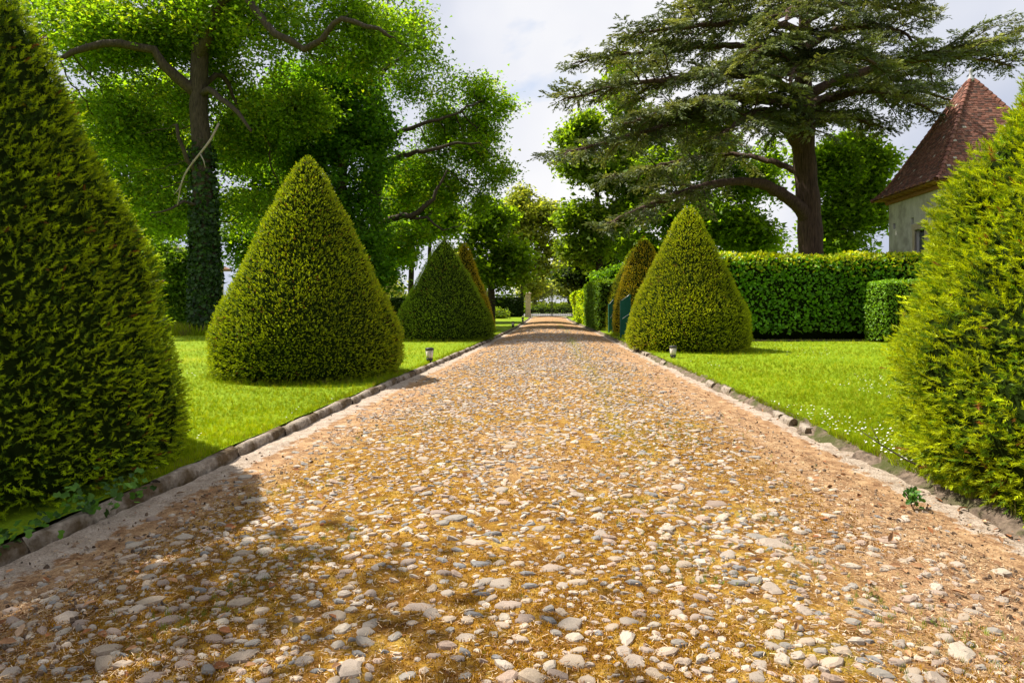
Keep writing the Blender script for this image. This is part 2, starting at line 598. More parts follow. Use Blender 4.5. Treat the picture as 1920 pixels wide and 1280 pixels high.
def kerb_mesh(i, ln, wd, hg):
    r = random.Random(100 + i)
    nx = 7
    vs, fs = [], []
    prof = [(-0.5, 0.0), (-0.5, 0.72), (-0.36, 0.95), (0.0, 1.02), (0.36, 0.95), (0.5, 0.70), (0.5, 0.0)]
    for a in range(nx):
        t = a / (nx - 1) - 0.5
        endk = 0.985 if a in (0, nx - 1) else 1.0
        for (px, pz) in prof:
            j = 0.012
            vs.append((px * wd * (0.97 if endk < 1 else 1) + r.uniform(-j, j), t * ln, (pz * hg * endk) + (r.uniform(-j, j) if pz > 0 else 0)))
    np_ = len(prof)
    for a in range(nx - 1):
        for k in range(np_ - 1):
            fs.append((a * np_ + k, a * np_ + k + 1, (a + 1) * np_ + k + 1, (a + 1) * np_ + k))
    fs.append(tuple(range(np_)))
    fs.append(tuple((nx - 1) * np_ + k for k in range(np_ - 1, -1, -1)))
    me = bpy.data.meshes.new('kerb_stone')
    me.from_pydata(vs, [], fs)
    me.polygons.foreach_set('use_smooth', np.full(len(me.polygons), True))
    me.materials.append(M['kerb'])
    return me


km = [kerb_mesh(i, ln, 0.115, 0.20) for i, ln in enumerate((0.92, 1.12, 1.3, 0.8, 1.2, 1.0))]
kl = (0.92, 1.12, 1.3, 0.8, 1.2, 1.0)
y = 1.2
while y < 64:
    i = random.randrange(6)
    yc = y + kl[i] / 2
    a = math.atan2(float(XL(yc + 0.4) - XL(yc - 0.4)), 0.8)
    o = link('kerb_stone', km[i], kerb, (float(XL(yc)) - 0.065 + random.uniform(-0.012, 0.012), yc, -0.198 + random.uniform(-0.012, 0.012)),
             (random.uniform(-0.015, 0.015), random.uniform(-0.05, 0.05), -a + random.uniform(-0.012, 0.012)))
    y += kl[i] + random.uniform(-0.004, 0.006)
# worn kerb fragments on the right
kerb2 = empty('kerb', (0, 0, 0))
tag(kerb2, 'broken low kerb stones sunk in the right lawn edge', 'kerb', kind='structure')
km2 = [kerb_mesh(20 + i, ln, 0.11, 0.11) for i, ln in enumerate((0.24, 0.32, 0.42, 0.2))]
kl2 = (0.24, 0.32, 0.42, 0.2)
y = 4.6
while y < 19:
    i = random.randrange(4)
    yc = y + kl2[i] / 2
    if random.random() < (0.4 if yc < 9 else 0.12):
        link('kerb_stone', km2[i], kerb2, (float(XR(yc)) + random.uniform(-0.06, 0.0), yc, -0.10 + random.uniform(-0.03, 0.012)),
             (random.uniform(-0.08, 0.08), random.uniform(-0.15, 0.15), random.uniform(-0.12, 0.12)))
    y += kl2[i] + random.uniform(0.02, 0.28)

# ------------------------------------------------------------------ cobbles
STONE_COL = [tuple(0.84 * q for q in c_) for c_ in [(0.52, 0.41, 0.30), (0.57, 0.48, 0.37), (0.50, 0.36, 0.27), (0.46, 0.38, 0.30), (0.36, 0.32, 0.27), (0.55, 0.43, 0.32), (0.43, 0.32, 0.25), (0.27, 0.255, 0.24), (0.58, 0.49, 0.39), (0.48, 0.37, 0.29), (0.52, 0.42, 0.33), (0.54, 0.42, 0.30)]]


def cobble_template(seed, n=9):
    """a broken, half buried stone: uneven outline, sharp shoulder, lumpy top"""
    r = np.random.default_rng(seed)
    a = np.sort(np.linspace(0, 2 * np.pi, n, endpoint=False) + r.uniform(-0.30, 0.30, n))
    rad = 0.5 * (1 + r.uniform(-0.27, 0.16, n))
    asp = r.uniform(0.48, 0.85)
    ox, oy = np.cos(a) * rad, np.sin(a) * rad * asp
    tilt = r.uniform(-1.0, 1.0, 2)
    v = []
    for s, zz, j in ((1.0, -1.2, 0.0), (0.95, 0.30, 0.14), (0.62, 0.92, 0.16)):
        for i in range(n):
            q = s * (1 + r.uniform(-0.08, 0.08) * (zz > 0))
            v.append((ox[i] * q, oy[i] * q, zz + (tilt[0] * ox[i] + tilt[1] * oy[i]) * (zz > 0) + r.uniform(-j, j)))
    v.append((r.uniform(-0.1, 0.1), r.uniform(-0.08, 0.08), 1.0 + r.uniform(-0.15, 0.1)))
    f = []
    for k in range(2):
        for i in range(n):
            j = (i + 1) % n
            f += [(k * n + i, k * n + j, (k + 1) * n + j), (k * n + i, (k + 1) * n + j, (k + 1) * n + i)]
    for i in range(n):
        f.append((2 * n + i, 2 * n + (i + 1) % n, 3 * n))
    return np.array(v), np.array(f)


def place_cobbles():
    cell = 0.10
    gridd = {}
    res = []
    r = np.random.default_rng(3)

    def ok(x, y, rr):
        ci, cj = int(x // cell), int(y // cell)
        for a in range(ci - 2, ci + 3):
            for b in range(cj - 2, cj + 3):
                for (qx, qy, qr) in gridd.get((a, b), ()):
                    if (qx - x) ** 2 + ((qy - y) * 1.25) ** 2 < (0.86 * (qr + rr)) ** 2:
                        return False
        return True
    for (y0, y1, tries) in ((1.75, 5.0, 16000), (5.0, 9.0, 14000), (9.0, 15.0, 11000), (15, 24, 8000), (24, 36, 5000)):
        yy = r.uniform(y0, y1, tries)
        uu = r.uniform(0.05, 0.95, tries)
        size = np.clip(r.lognormal(math.log(0.044) + 0.012 * y0, 0.40, tries), 0.020, 0.12)
        size[: tries // 60] *= 1.6
        dens = 0.85 * np.clip((0.42 - np.abs(uu - 0.46)) / 0.22, 0.04, 1) * np.clip(1.5 - yy / 30, 0.3, 1)
        dens *= np.clip(0.35 + 0.9 * vnoise(xy3(uu * 7, yy * 1.1), 31), 0, 1)
        keep = r.random(tries) < dens
        for x_, y_, s_ in zip((XL(yy) + uu * (XR(yy) - XL(yy)))[keep], yy[keep], size[keep]):
            if ok(x_, y_, s_ / 2):
                gridd.setdefault((int(x_ // cell), int(y_ // cell)), []).append((x_, y_, s_ / 2))
                res.append((x_, y_, s_))
    return np.array(res)


cob = place_cobbles()
inview = np.abs(cob[:, 0] / cob[:, 1]) < 0.83
inview &= cob[:, 1] > 2.22
app = np.where(inview, cob[:, 2] / cob[:, 1], 0)
order = np.argsort(-app)
single, rest = order[:300], order[300:]
protos = []
for i in range(30):
    v, f = cobble_template(200 + i)
    c = np.array(STONE_COL[i % len(STONE_COL)]) * rng.uniform(0.88, 1.1)
    protos.append(mesh_np('cobble', v, f, M['stone'], np.tile(c, (len(v), 1)), i % 3 == 0))
cz = lane_z(cob[:, 0], cob[:, 1]) - 0.001 + 0.8 * lane_bumps(cob[:, 0], cob[:, 1]) + np.minimum(0.0012 * np.maximum(cob[:, 1] - 7, 0), 0.012)
crz = rng.normal(0, 0.5, len(cob))
chh = np.clip(cob[:, 2] * rng.uniform(0.10, 0.20, len(cob)), 0.004, 0.011)
for i in single:
    o = link('cobble', protos[rng.integers(30)], lane, (cob[i, 0], cob[i, 1], cz[i] + 0.004))
    o.scale = (cob[i, 2] * 1.12, cob[i, 2] * 1.12, chh[i] * 1.1)
    o.rotation_euler = (rng.normal(0, 0.06), rng.normal(0, 0.06), crz[i])
vs, fs, cs = [], [], []
base = 0
for t in range(20):
    tv, tf = cobble_template(300 + t, 6)
    if t % 2:                                    # flatter stones with a single shoulder
        tv = np.concatenate([tv[:6] * np.array([1, 1, 0.6]), tv[6:12] * np.array([0.9, 0.9, 1.6]), tv[18:]])
        tf = np.array([q for i in range(6) for q in ((i, (i + 1) % 6, 6 + (i + 1) % 6), (i, 6 + (i + 1) % 6, 6 + i), (6 + i, 6 + (i + 1) % 6, 12))])
    sel = rest[t::20]
    n = len(sel)
    c, s = np.cos(crz[sel]), np.sin(crz[sel])
    rot = np.zeros((n, 3, 3))
    rot[:, 0, 0] = c; rot[:, 0, 1] = -s; rot[:, 1, 0] = s; rot[:, 1, 1] = c; rot[:, 2, 2] = 1
    tint = np.array(STONE_COL)[rng.integers(0, len(STONE_COL), n)] * rng.uniform(0.85, 1.12, (n, 1))
    sc = np.stack([cob[sel, 2] * 1.12, cob[sel, 2] * 1.12, chh[sel] * 1.1], 1)
    v, f, cc = scatter(tv, tf, np.stack([cob[sel, 0], cob[sel, 1], cz[sel] + 0.003], 1), rot, sc, tint)
    vs.append(v); fs.append(f + base); cs.append(cc); base += len(v)
o = link('cobble_field', mesh_np('cobble_field', np.concatenate(vs), np.concatenate(fs), M['stone'], np.concatenate(cs), False), lane)
o['kind'] = 'stuff'

# ------------------------------------------------------------------ clipped yews and hedges


def needle_spray(k, wid=0.13, spread=0.75, seed=0, ln0=0.5):
    """a short shoot along +y with k flat needles; every needle one triangle"""
    r = np.random.default_rng(seed)
    v, f, t = [], [], []
    for i in range(k):
        s = i / max(1, k - 1)
        side = -1 if i % 2 else 1
        y0 = s * 0.62
        ang = spread * (1.0 - 0.55 * s) * side
        ln = ln0 * (1 - 0.25 * s)
        up = r.uniform(-0.35, 0.45)
        if i == k - 1:
            ang, up = 0.0, 0.05
        d = np.array([math.sin(ang), math.cos(ang), up])
        d /= np.linalg.norm(d)
        w = np.array([math.cos(ang), -math.sin(ang), r.uniform(-0.7, 0.7)]) * wid * 0.5
        p = np.array([0, y0, 0])
        b = len(v)
        v += [p - w * 0.8, p + w * 0.8, p + d * ln]
        f.append((b, b + 1, b + 2))
        t += [0.8, 0.8, 1.1]
    return np.array(v), np.array(f), np.array(t)


def brush_shoot(k, wid=0.06, seed=0, ln0=0.36):
    """a shoot along +y with narrow needles all round it, pointing forward"""
    r = np.random.default_rng(seed)
    v, f, t = [], [], []
    for i in range(k):
        s = (i + 0.5) / k
        ph = i * 2.39996 + r.uniform(-0.4, 0.4)
        ang = 1.15 - 0.75 * s + r.uniform(-0.12, 0.12)
        d = np.array([math.sin(ang) * math.cos(ph), math.cos(ang), math.sin(ang) * math.sin(ph) * 0.75])
        side = unit(np.cross(d, r.normal(0, 1, 3)))
        ln = ln0 * r.uniform(0.8, 1.15) * (1 - 0.2 * s)
        p = np.array([0, 0.68 * s, 0])
        w = side * wid * 0.5
        b = len(v)
        v += [p - w, p + w, p + d * ln]
        f.append((b, b + 1, b + 2))
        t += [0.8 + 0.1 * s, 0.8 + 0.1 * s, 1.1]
    return np.array(v), np.array(f), np.array(t)


def palette(n, cols, probs, jit=0.18, r=rng):
    c = np.array(cols)[r.choice(len(cols), n, p=np.array(probs) / sum(probs))]
    return c * np.exp(r.normal(0, jit, (n, 1)))


def cone(label, cx, cy, prof, dens, slen, k, young, old, pyoung, lump=0.05, jit=0.03, squash=1.0, group='clipped yew cones lining the lane', seed=1, brown=0.02, wid=0.14, nl=0.42, outw=1.0, up=0.35):
    r = np.random.default_rng(seed)
    root = empty('yew_cone', (cx, cy, 0))
    tag(root, label, 'topiary yew', group)
    z = np.array([p[0] for p in prof]); rad = np.array([p[1] for p in prof])
    H = z[-1]
    zz = np.linspace(0.03, H, 400)
    w = np.interp(zz, z, rad) + 0.06
    cdf = np.cumsum(w) / w.sum()
    area = 2 * np.pi * float((w[:-1] + w[1:]).sum() * 0.5 * (zz[1] - zz[0])) * 1.12
    n = int(area * dens)

    def surf(th, q, inset=0.0):
        rr = np.interp(q, z, rad) - inset
        p3 = np.stack([np.cos(th) * 2 * rr + seed * 7.7, np.sin(th) * 2 * rr, q * 2.0], 1)
        rr = rr + lump * 2.2 * (vnoise(p3 * 0.9, seed) - 0.5) + lump * 1.0 * (vnoise(p3 * 2.4, seed + 1) - 0.5)
        return np.maximum(rr, 0.01)
    # core: near-black hull standing in for shade between the shoots
    nt_, nz_ = 40, 26
    qz = np.concatenate([[0.10], np.linspace(0.16, H - 0.14, nz_ - 1)])
    th = np.linspace(0, 2 * np.pi, nt_, endpoint=False)
    T, Q = np.meshgrid(th, qz)
    rr = surf(T.ravel(), Q.ravel(), slen * 0.75 + 0.02)
    v = np.stack([np.cos(T.ravel()) * rr, np.sin(T.ravel()) * rr, Q.ravel()], 1)
    f = []
    for a in range(nz_ - 1):
        for b in range(nt_):
            c = (b + 1) % nt_
            f.append((a * nt_ + b, a * nt_ + c, (a + 1) * nt_ + c, (a + 1) * nt_ + b))
    core = link('shade_core', mesh_np('shade_core', v, np.array(f), M['core'], None, True), root)
    # shoots
    th = r.uniform(0, 2 * np.pi, n)
    cam_dir = math.atan2(-cy, -cx)
    back = np.cos(th - cam_dir) < -0.25
    sxx, syy = cx + np.cos(th) * rad.max() * 0.8, cy + np.sin(th) * rad.max() * 0.8
    outside = np.abs(sxx) > 1.05 * np.maximum(syy, 0.1)
    keep = ~((back & (r.random(n) < 0.74)) | (outside & (r.random(n) < 0.55)))
    th = th[keep]
    n = len(th)
    q = np.interp(r.random(n), cdf, zz)
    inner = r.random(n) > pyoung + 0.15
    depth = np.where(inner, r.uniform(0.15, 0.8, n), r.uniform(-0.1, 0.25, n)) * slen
    rr = surf(th, q, depth) + r.normal(0, jit, n) - slen * 0.35
    slope = np.interp(q, zz, np.gradient(np.interp(zz, z, rad), zz))
    nrm = unit(np.stack([np.cos(th), np.sin(th), -slope], 1))
    d = nrm * outw + np.array([0, 0, up]) + r.normal(0, 0.42, (n, 3))
    pos = np.stack([np.cos(th) * rr, np.sin(th) * rr, q], 1)
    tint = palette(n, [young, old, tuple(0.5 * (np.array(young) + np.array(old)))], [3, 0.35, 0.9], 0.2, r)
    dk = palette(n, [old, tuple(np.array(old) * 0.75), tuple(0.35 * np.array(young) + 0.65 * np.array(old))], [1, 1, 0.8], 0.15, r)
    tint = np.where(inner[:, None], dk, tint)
    br = r.random(n) < brown * (vnoise(pos * 1.3, 77) > 0.45) * 1.6
    tint[br] = np.array([0.22, 0.09, 0.025]) * r.uniform(0.7, 1.4, (br.sum(), 1))
    patch = vnoise(pos * 0.9 + seed, 55)
    tint *= (0.78 + 0.44 * patch)[:, None]
    sc = slen * r.uniform(0.75, 1.35, n)
    zh = np.array([0, 0, 1.0]) + r.normal(0, 0.6, (n, 3))
    rot = frames(d, zh)
    VV, FF, CC, b = [], [], [], 0
    for t in range(4):
        tv, tf, tk = brush_shoot(k, wid, seed=t + seed * 10, ln0=nl)
        s = slice(t, None, 4)
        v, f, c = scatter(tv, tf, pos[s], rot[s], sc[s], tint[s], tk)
        VV.append(v); FF.append(f + b); CC.append(c); b += len(v)
    link('crown', mesh_np('crown', np.concatenate(VV), np.concatenate(FF), M['yew'], np.concatenate(CC)), root)
    # bare stems seen at the foot
    mb = MB()
    for i in range(7):
        a = r.uniform(0, 6.28)
        ro = rad[0] * r.uniform(0.1, 0.55)
        mb.tube([(math.cos(a) * ro * 0.5, math.sin(a) * ro * 0.5, -0.05), (math.cos(a) * ro * 0.8, math.sin(a) * ro * 0.8, 0.3), (math.cos(a) * ro, math.sin(a) * ro, 0.9)], [0.06, 0.05, 0.03], 6)
    link('trunk', mb.mesh('trunk', M['bark'], True), root)
    return root


Y1, O1 = (0.17, 0.20, 0.012), (0.030, 0.055, 0.012)
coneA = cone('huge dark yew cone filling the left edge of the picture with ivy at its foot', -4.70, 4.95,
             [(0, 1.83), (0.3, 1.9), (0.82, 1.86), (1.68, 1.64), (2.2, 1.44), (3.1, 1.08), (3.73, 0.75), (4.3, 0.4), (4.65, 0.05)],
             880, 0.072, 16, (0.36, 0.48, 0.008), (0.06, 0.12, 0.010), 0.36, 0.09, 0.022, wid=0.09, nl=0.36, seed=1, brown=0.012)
coneB = cone('tall pointed yew cone on the left lawn in front of the ivy clad oak', -3.94, 12.36,
             [(0, 1.62), (0.25, 1.74), (0.8, 1.74), (1.4, 1.52), (2.2, 1.12), (3.0, 0.75), (3.6, 0.45), (3.95, 0.25), (4.2, 0.03)],
             940, 0.064, 8, (0.37, 0.44, 0.008), (0.14, 0.215, 0.010), 0.47, 0.05, 0.02, seed=2)
coneC = cone('broad shaded yew cone beside the left kerb, just behind the left lamp', -2.61, 24.7,
             [(0, 1.82), (0.3, 1.92), (0.9, 1.80), (1.5, 1.50), (2.4, 1.0), (3.2, 0.55), (3.7, 0.25), (3.98, 0.03)],
             480, 0.085, 6, (0.24, 0.36, 0.012), (0.13, 0.21, 0.012), 0.45, 0.05, 0.02, seed=3)
coneD = cone('slim golden yew cone half hidden behind the shaded left cone', -2.45, 33.0,
             [(0, 1.5), (0.4, 1.55), (1.4, 1.30), (2.4, 0.9), (3.4, 0.55), (4.1, 0.25), (4.5, 0.03)],
             420, 0.09, 6, (0.58, 0.44, 0.02), (0.3, 0.25, 0.016), 0.6, 0.05, 0.02, seed=4)
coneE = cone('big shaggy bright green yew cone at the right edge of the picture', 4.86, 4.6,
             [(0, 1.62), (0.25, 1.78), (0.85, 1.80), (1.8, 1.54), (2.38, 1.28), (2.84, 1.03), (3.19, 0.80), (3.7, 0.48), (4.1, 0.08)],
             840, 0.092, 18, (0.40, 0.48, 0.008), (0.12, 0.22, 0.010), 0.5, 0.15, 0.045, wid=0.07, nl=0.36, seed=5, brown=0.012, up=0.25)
coneF = cone('plump yew cone on the right lawn behind the cream topped path lamp', 5.28, 19.2,
             [(0, 1.70), (0.35, 1.83), (1.1, 1.72), (1.8, 1.38), (2.6, 1.0), (3.3, 0.65), (3.9, 0.35), (4.28, 0.03)],
             760, 0.072, 7, (0.42, 0.47, 0.008), (0.17, 0.235, 0.010), 0.52, 0.05, 0.02, seed=6)
coneG = cone('golden yew cone hugging a green metal panel behind the plump right cone', 5.70, 27.6,
             [(0, 1.25), (0.5, 1.33), (1.5, 1.25), (2.4, 0.98), (3.2, 0.65), (3.8, 0.36), (4.25, 0.04)],
             460, 0.085, 6, (0.56, 0.44, 0.016), (0.27, 0.24, 0.014), 0.6, 0.05, 0.02, seed=7)
coneH = cone('dull green yew cone at the start of the tall lane hedge on the right', 6.2, 32.4,
             [(0, 1.45), (0.5, 1.5), (1.6, 1.36), (2.4, 1.05), (3.2, 0.68), (3.8, 0.36), (4.2, 0.04)],
             400, 0.085, 6, (0.36, 0.40, 0.012), (0.13, 0.17, 0.012), 0.5, 0.05, 0.02, seed=8)

LEAF_V = np.array([(0, 0, 0), (0.24, 0.45, 0.06), (0, 1, -0.04), (-0.24, 0.45, 0.06)])
LEAF_F = np.array([(0, 1, 2), (0, 2, 3)])
LEAF_W = LEAF_V * np.array([1.5, 1, 1])


def hedge(name, label, cat, c, s, dens, leaf, cols_side, cols_top, rz=0.0, soft=0.12, mat='laurel', bottom=0.15, group=None, seed=1, lump=0.06, droop=0.0, topband=0.25):
    """a clipped block: leaves over a rounded box, with a near-black core standing in for the shade inside"""
    r = np.random.default_rng(seed)
    hx, hy, hz = s[0] / 2, s[1] / 2, s[2]
    root = empty(name, (c[0], c[1], 0), rz)
    tag(root, label, cat, group)
    areas = np.array([2 * hx * hz, 2 * hx * hz * 0.4, 2 * hy * hz, 2 * hy * hz, 4 * hx * hy])
    n = int(areas.sum() * dens)
    face = r.choice(5, n, p=areas / areas.sum())
    u, v = r.uniform(-1, 1, n), r.random(n)
    P = np.zeros((n, 3)); D = np.zeros((n, 3))
    for k, (ax, sg) in enumerate(((1, -1), (1, 1), (0, -1), (0, 1))):
        m = face == k
        P[m, ax] = sg * (hy if ax == 1 else hx)
        P[m, 1 - ax] = u[m] * (hx if ax == 1 else hy)
        P[m, 2] = bottom + v[m] * (hz - bottom)
        D[m, ax] = sg
    m = face == 4
    P[m, 0], P[m, 1], P[m, 2] = u[m] * hx, (v[m] * 2 - 1) * hy, hz
    D[m, 2] = 1
    # round the edges
    q_ = np.stack([np.clip(P[:, 0], -(hx - soft), hx - soft), np.clip(P[:, 1], -(hy - soft), hy - soft), np.minimum(P[:, 2], hz - soft)], 1)
    dl_ = P - q_
    D = unit(dl_)
    P = q_ + D * soft
    wn = (vnoise(P * 1.1 + seed * 3.3, seed) - 0.5) * 2 * lump + (vnoise(P * 3.3 + seed, seed + 2) - 0.5) * lump
    P = P + D * (wn - r.random(n) ** 2 * 0.09)[:, None]
    dirs = D * 0.55 + r.normal(0, 0.65, (n, 3)) + np.array([0, 0, 0.15 - droop])
    rot = frames(dirs, D * 0.8 + np.array([0, 0, 0.55]) + r.normal(0, 0.45, (n, 3)))
    tint = palette(n, cols_side, [1] * len(cols_side), 0.2, r)
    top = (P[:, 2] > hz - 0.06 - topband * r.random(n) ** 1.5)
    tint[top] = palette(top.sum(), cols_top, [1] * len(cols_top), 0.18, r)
    tint *= (0.8 + 0.4 * vnoise(P * 0.8, 9))[:, None]
    sc = leaf * r.uniform(0.7, 1.35, n)
    vv, ff, cc = scatter(LEAF_W, LEAF_F, P, rot, sc, tint)
    link('foliage', mesh_np('foliage', vv, ff, M[mat], cc), root)
    mb = MB()
    mb.box((0, 0, (hz - 0.14 + 0.02) / 2), (s[0] - 0.24, s[1] - 0.24, hz - 0.14 - 0.02), bev=max(0.06, soft * 0.7))
    link('shade_core', mb.mesh('shade_core', M['core']), root)
    return root


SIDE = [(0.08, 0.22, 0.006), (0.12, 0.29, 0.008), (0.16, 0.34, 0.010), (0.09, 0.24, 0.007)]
TOP = [(0.40, 0.46, 0.010), (0.48, 0.48, 0.010), (0.30, 0.41, 0.010)]  # new growth, brightened further to carry sun on the hedge top
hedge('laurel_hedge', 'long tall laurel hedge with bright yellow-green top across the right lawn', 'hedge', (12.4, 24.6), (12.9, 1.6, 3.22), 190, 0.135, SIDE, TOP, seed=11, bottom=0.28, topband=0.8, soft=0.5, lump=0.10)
hedge('box_hedge', 'smaller rounded green hedge block in front of the right end of the tall laurel hedge', 'hedge', (14.3, 22.7), (2.9, 1.3, 2.2), 420, 0.07,
      [(0.14, 0.28, 0.012), (0.19, 0.34, 0.014), (0.11, 0.22, 0.01)], [(0.17, 0.33, 0.012), (0.2, 0.36, 0.012)], soft=0.2, seed=12, lump=0.08, bottom=0.1)
hedge('conifer_hedge', 'tall dense conifer hedge with shaded end face along the right of the lane', 'hedge', (5.45, 36.6), (1.9, 8.4, 2.55), 230, 0.11,
      [(0.10, 0.20, 0.014), (0.14, 0.25, 0.016), (0.075, 0.15, 0.012)], [(0.18, 0.30, 0.014)], rz=-0.03, mat='yew', seed=13, lump=0.1, bottom=0.05, soft=0.2)
hedge('privet_hedge', 'low shaggy lime-yellow hedge on the right just before the iron gate', 'hedge', (6.0, 48.6), (1.9, 12.0, 2.25), 110, 0.17,
      [(0.26, 0.36, 0.014), (0.2, 0.3, 0.014), (0.36, 0.42, 0.016)], [(0.32, 0.44, 0.015)], rz=-0.035, mat='leaf', seed=14, lump=0.22, bottom=0.05, soft=0.35)
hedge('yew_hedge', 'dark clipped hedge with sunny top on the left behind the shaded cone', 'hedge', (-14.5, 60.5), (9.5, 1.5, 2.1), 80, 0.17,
      [(0.025, 0.05, 0.012), (0.035, 0.065, 0.014)], [(0.2, 0.24, 0.02), (0.14, 0.2, 0.02)], mat='yew', seed=15)  # sun on the top is put into the lighter top colours
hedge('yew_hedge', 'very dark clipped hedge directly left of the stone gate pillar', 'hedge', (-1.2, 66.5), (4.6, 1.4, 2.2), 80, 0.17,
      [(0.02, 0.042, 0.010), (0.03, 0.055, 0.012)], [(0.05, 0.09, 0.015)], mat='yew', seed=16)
hedge('field_hedge', 'distant field hedge beyond the road seen through the gate bars', 'hedge', (6, 160), (90, 3, 1.3), 10, 0.6,
      [(0.07, 0.11, 0.02), (0.1, 0.14, 0.03)], [(0.14, 0.18, 0.03)], mat='leaf', seed=17, lump=0.4)
# grassy verge beyond the road
hedge('verge', 'long green grass bank on the far side of the road', 'grass bank', (4, 101), (80, 4, 0.7), 20, 0.5,
      [(0.12, 0.2, 0.02), (0.09, 0.17, 0.02)], [(0.15, 0.23, 0.02)], mat='grass', seed=18, lump=0.3, bottom=0.0)

# ------------------------------------------------------------------ trees


def catmull(pts, step):
    pts = [np.asarray(p, float) for p in pts]
    P = [2 * pts[0] - pts[1]] + pts + [2 * pts[-1] - pts[-2]]
    outp = []
    for i in range(1, len(P) - 2):
        p0, p1, p2, p3 = P[i - 1:i + 3]
        n = max(1, int(np.linalg.norm(p2[:3] - p1[:3]) / step))
        for k in range(n):
            t = k / n
            outp.append(0.5 * ((2 * p1) + (-p0 + p2) * t + (2 * p0 - 5 * p1 + 4 * p2 - p3) * t * t + (-p0 + 3 * p1 - 3 * p2 + p3) * t ** 3))
    outp.append(pts[-1])
    return outp


class Skeleton:
    def __init__(self):
        self.pos, self.par, self.minr = [], [], []

    def chain(self, pts, step=0.5, attach=None):
        """pts rows of x, y, z, r"""
        cp = catmull(pts, step)
        prev = -1
        if attach is not None:
            d = np.linalg.norm(np.array(self.pos) - cp[0][:3], axis=1)
            prev = int(d.argmin())
            cp = cp[1:]
        jr = np.random.default_rng(len(self.pos) + 5)
        for p in cp:
            self.pos.append(p[:3] + (jr.normal(0, 0.05 + 0.12 * p[3], 3) if attach is not None else jr.normal(0, 0.02, 3))); self.par.append(prev); self.minr.append(float(p[3]))
            prev = len(self.pos) - 1
        return prev

    def colonise(self, attr, step, infl, kill, iters=90, wobble=0.12, grav=0.0, seed=0, start_z=None):
        r = np.random.default_rng(seed)
        attr = np.asarray(attr)
        pos = np.array(self.pos)
        best = np.full(len(attr), 1e9); idx = np.zeros(len(attr), int)
        usable = np.ones(len(pos), bool) if start_z is None else pos[:, 2] > start_z
        for s in range(0, len(pos), 200):
            d = np.linalg.norm(attr[:, None] - pos[None, s:s + 200], axis=2)
            d[:, ~usable[s:s + 200]] = 1e8
            j = d.argmin(1); dm = d[np.arange(len(attr)), j]
            m = dm < best
            best[m] = dm[m]; idx[m] = j[m] + s
        alive = best > kill
        for it in range(iters):
            act = alive & ((best < infl) | (it < 25))
            if not act.any():
                break
            ids = idx[act]
            vec = unit(attr[act] - pos[ids])
            u, inv = np.unique(ids, return_inverse=True)
            acc = np.zeros((len(u), 3))
            np.add.at(acc, inv, vec)
            acc = unit(acc) + r.normal(0, wobble, acc.shape) + np.array([0, 0, grav])
            new = pos[u] + unit(acc) * step
            b = len(pos)
            pos = np.concatenate([pos, new])
            self.par += [int(q) for q in u]
            d = np.linalg.norm(attr[:, None] - new[None], axis=2)
            j = d.argmin(1); dm = d[np.arange(len(attr)), j]
            m = dm < best - 1e-6
            best[m] = dm[m]; idx[m] = j[m] + b
            stuck = act & ~m & (r.random(len(attr)) < 0.35)
            alive &= ~stuck
            alive &= best > kill
        self.reached = best < kill * 1.6
        self.pos = [p for p in pos]
        self.minr += [0.0] * (len(pos) - len(self.minr))

    def finish(self, tip=0.012, expo=2.3, rmax=9.0):
        n = len(self.pos)
        acc = np.zeros(n); desc = np.zeros(n, int)
        rad = np.zeros(n)
        main = np.full(n, -1); best = np.zeros(n)
        for i in range(n - 1, -1, -1):
            rad[i] = max((acc[i] ** (1 / expo)) if acc[i] > 0 else tip, 0)
            rad[i] = min(rad[i], rmax)
            if self.minr[i] > 0:
                rad[i] = self.minr[i]
            p = self.par[i]
            if p >= 0:
                acc[p] += rad[i] ** expo
                desc[p] += desc[i] + 1
                if rad[i] > best[p]:
                    best[p] = rad[i]; main[p] = i
        self.rad, self.desc, self.main = rad, desc, main
        return self

    def wood(self, off):
        mb = MB()
        n = len(self.pos)
        started = np.zeros(n, bool)
        pos, rad = self.pos, self.rad
        for i in range(n):
            p = self.par[i]
            if p >= 0 and self.main[p] == i:
                continue
            path = [i]
            while self.main[path[-1]] >= 0:
                path.append(self.main[path[-1]])
            pts = [pos[k] for k in path]
            rr = [rad[k] for k in path]
            if p >= 0:
                pts = [pos[p]] + pts
                rr = [min(rr[0] * 1.15, rad[p])] + rr
            if len(pts) < 2:
                continue
            big = max(rr)
            mb.tube(pts, rr, 12 if big > 0.25 else 7 if big > 0.09 else 4 if big > 0.03 else 3)
        return mb


def lobes_points(lobes, n, r, shell=0.55, gap=0.0, gseed=0):
    """points inside ellipsoids (x,y,z,rx,ry,rz); every ellipsoid is broken into uneven smaller tufts"""
    L0 = np.array(lobes)
    subs = []
    for l in L0:
        for q in range(7):
            d = unit(r.normal(0, 1, 3)) * r.uniform(0.35, 0.85)
            k = r.uniform(0.32, 0.68)
            subs.append(np.concatenate([l[:3] + d * l[3:6], l[3:6] * np.array([k, k, k * 0.75])]))
    L_ = np.array(subs)
    vol = L_[:, 3] * L_[:, 4] * L_[:, 5]
    wgt = vol ** 0.75 * np.where(L_[:, 2] > 14.5 + L_[:, 3] * 0.5, 0.3, 1.0)
    k = r.choice(len(L_), int(n * (1.6 if gap else 1)), p=wgt / wgt.sum())
    d = unit(r.normal(0, 1, (len(k), 3)))
    q = r.random(len(k)) ** (1 / 3) * (1 - shell) + shell * r.random(len(k)) ** 0.2
    q *= np.where(r.random(len(k)) < 0.16, r.uniform(1.1, 1.6, len(k)), 1.0)
    P = L_[k, :3] + d * q[:, None] * L_[k, 3:6]
    if gap:
        m = vnoise(P * 0.7 + 3.1, gseed) > gap
        P = P[m]
    return P[:n]


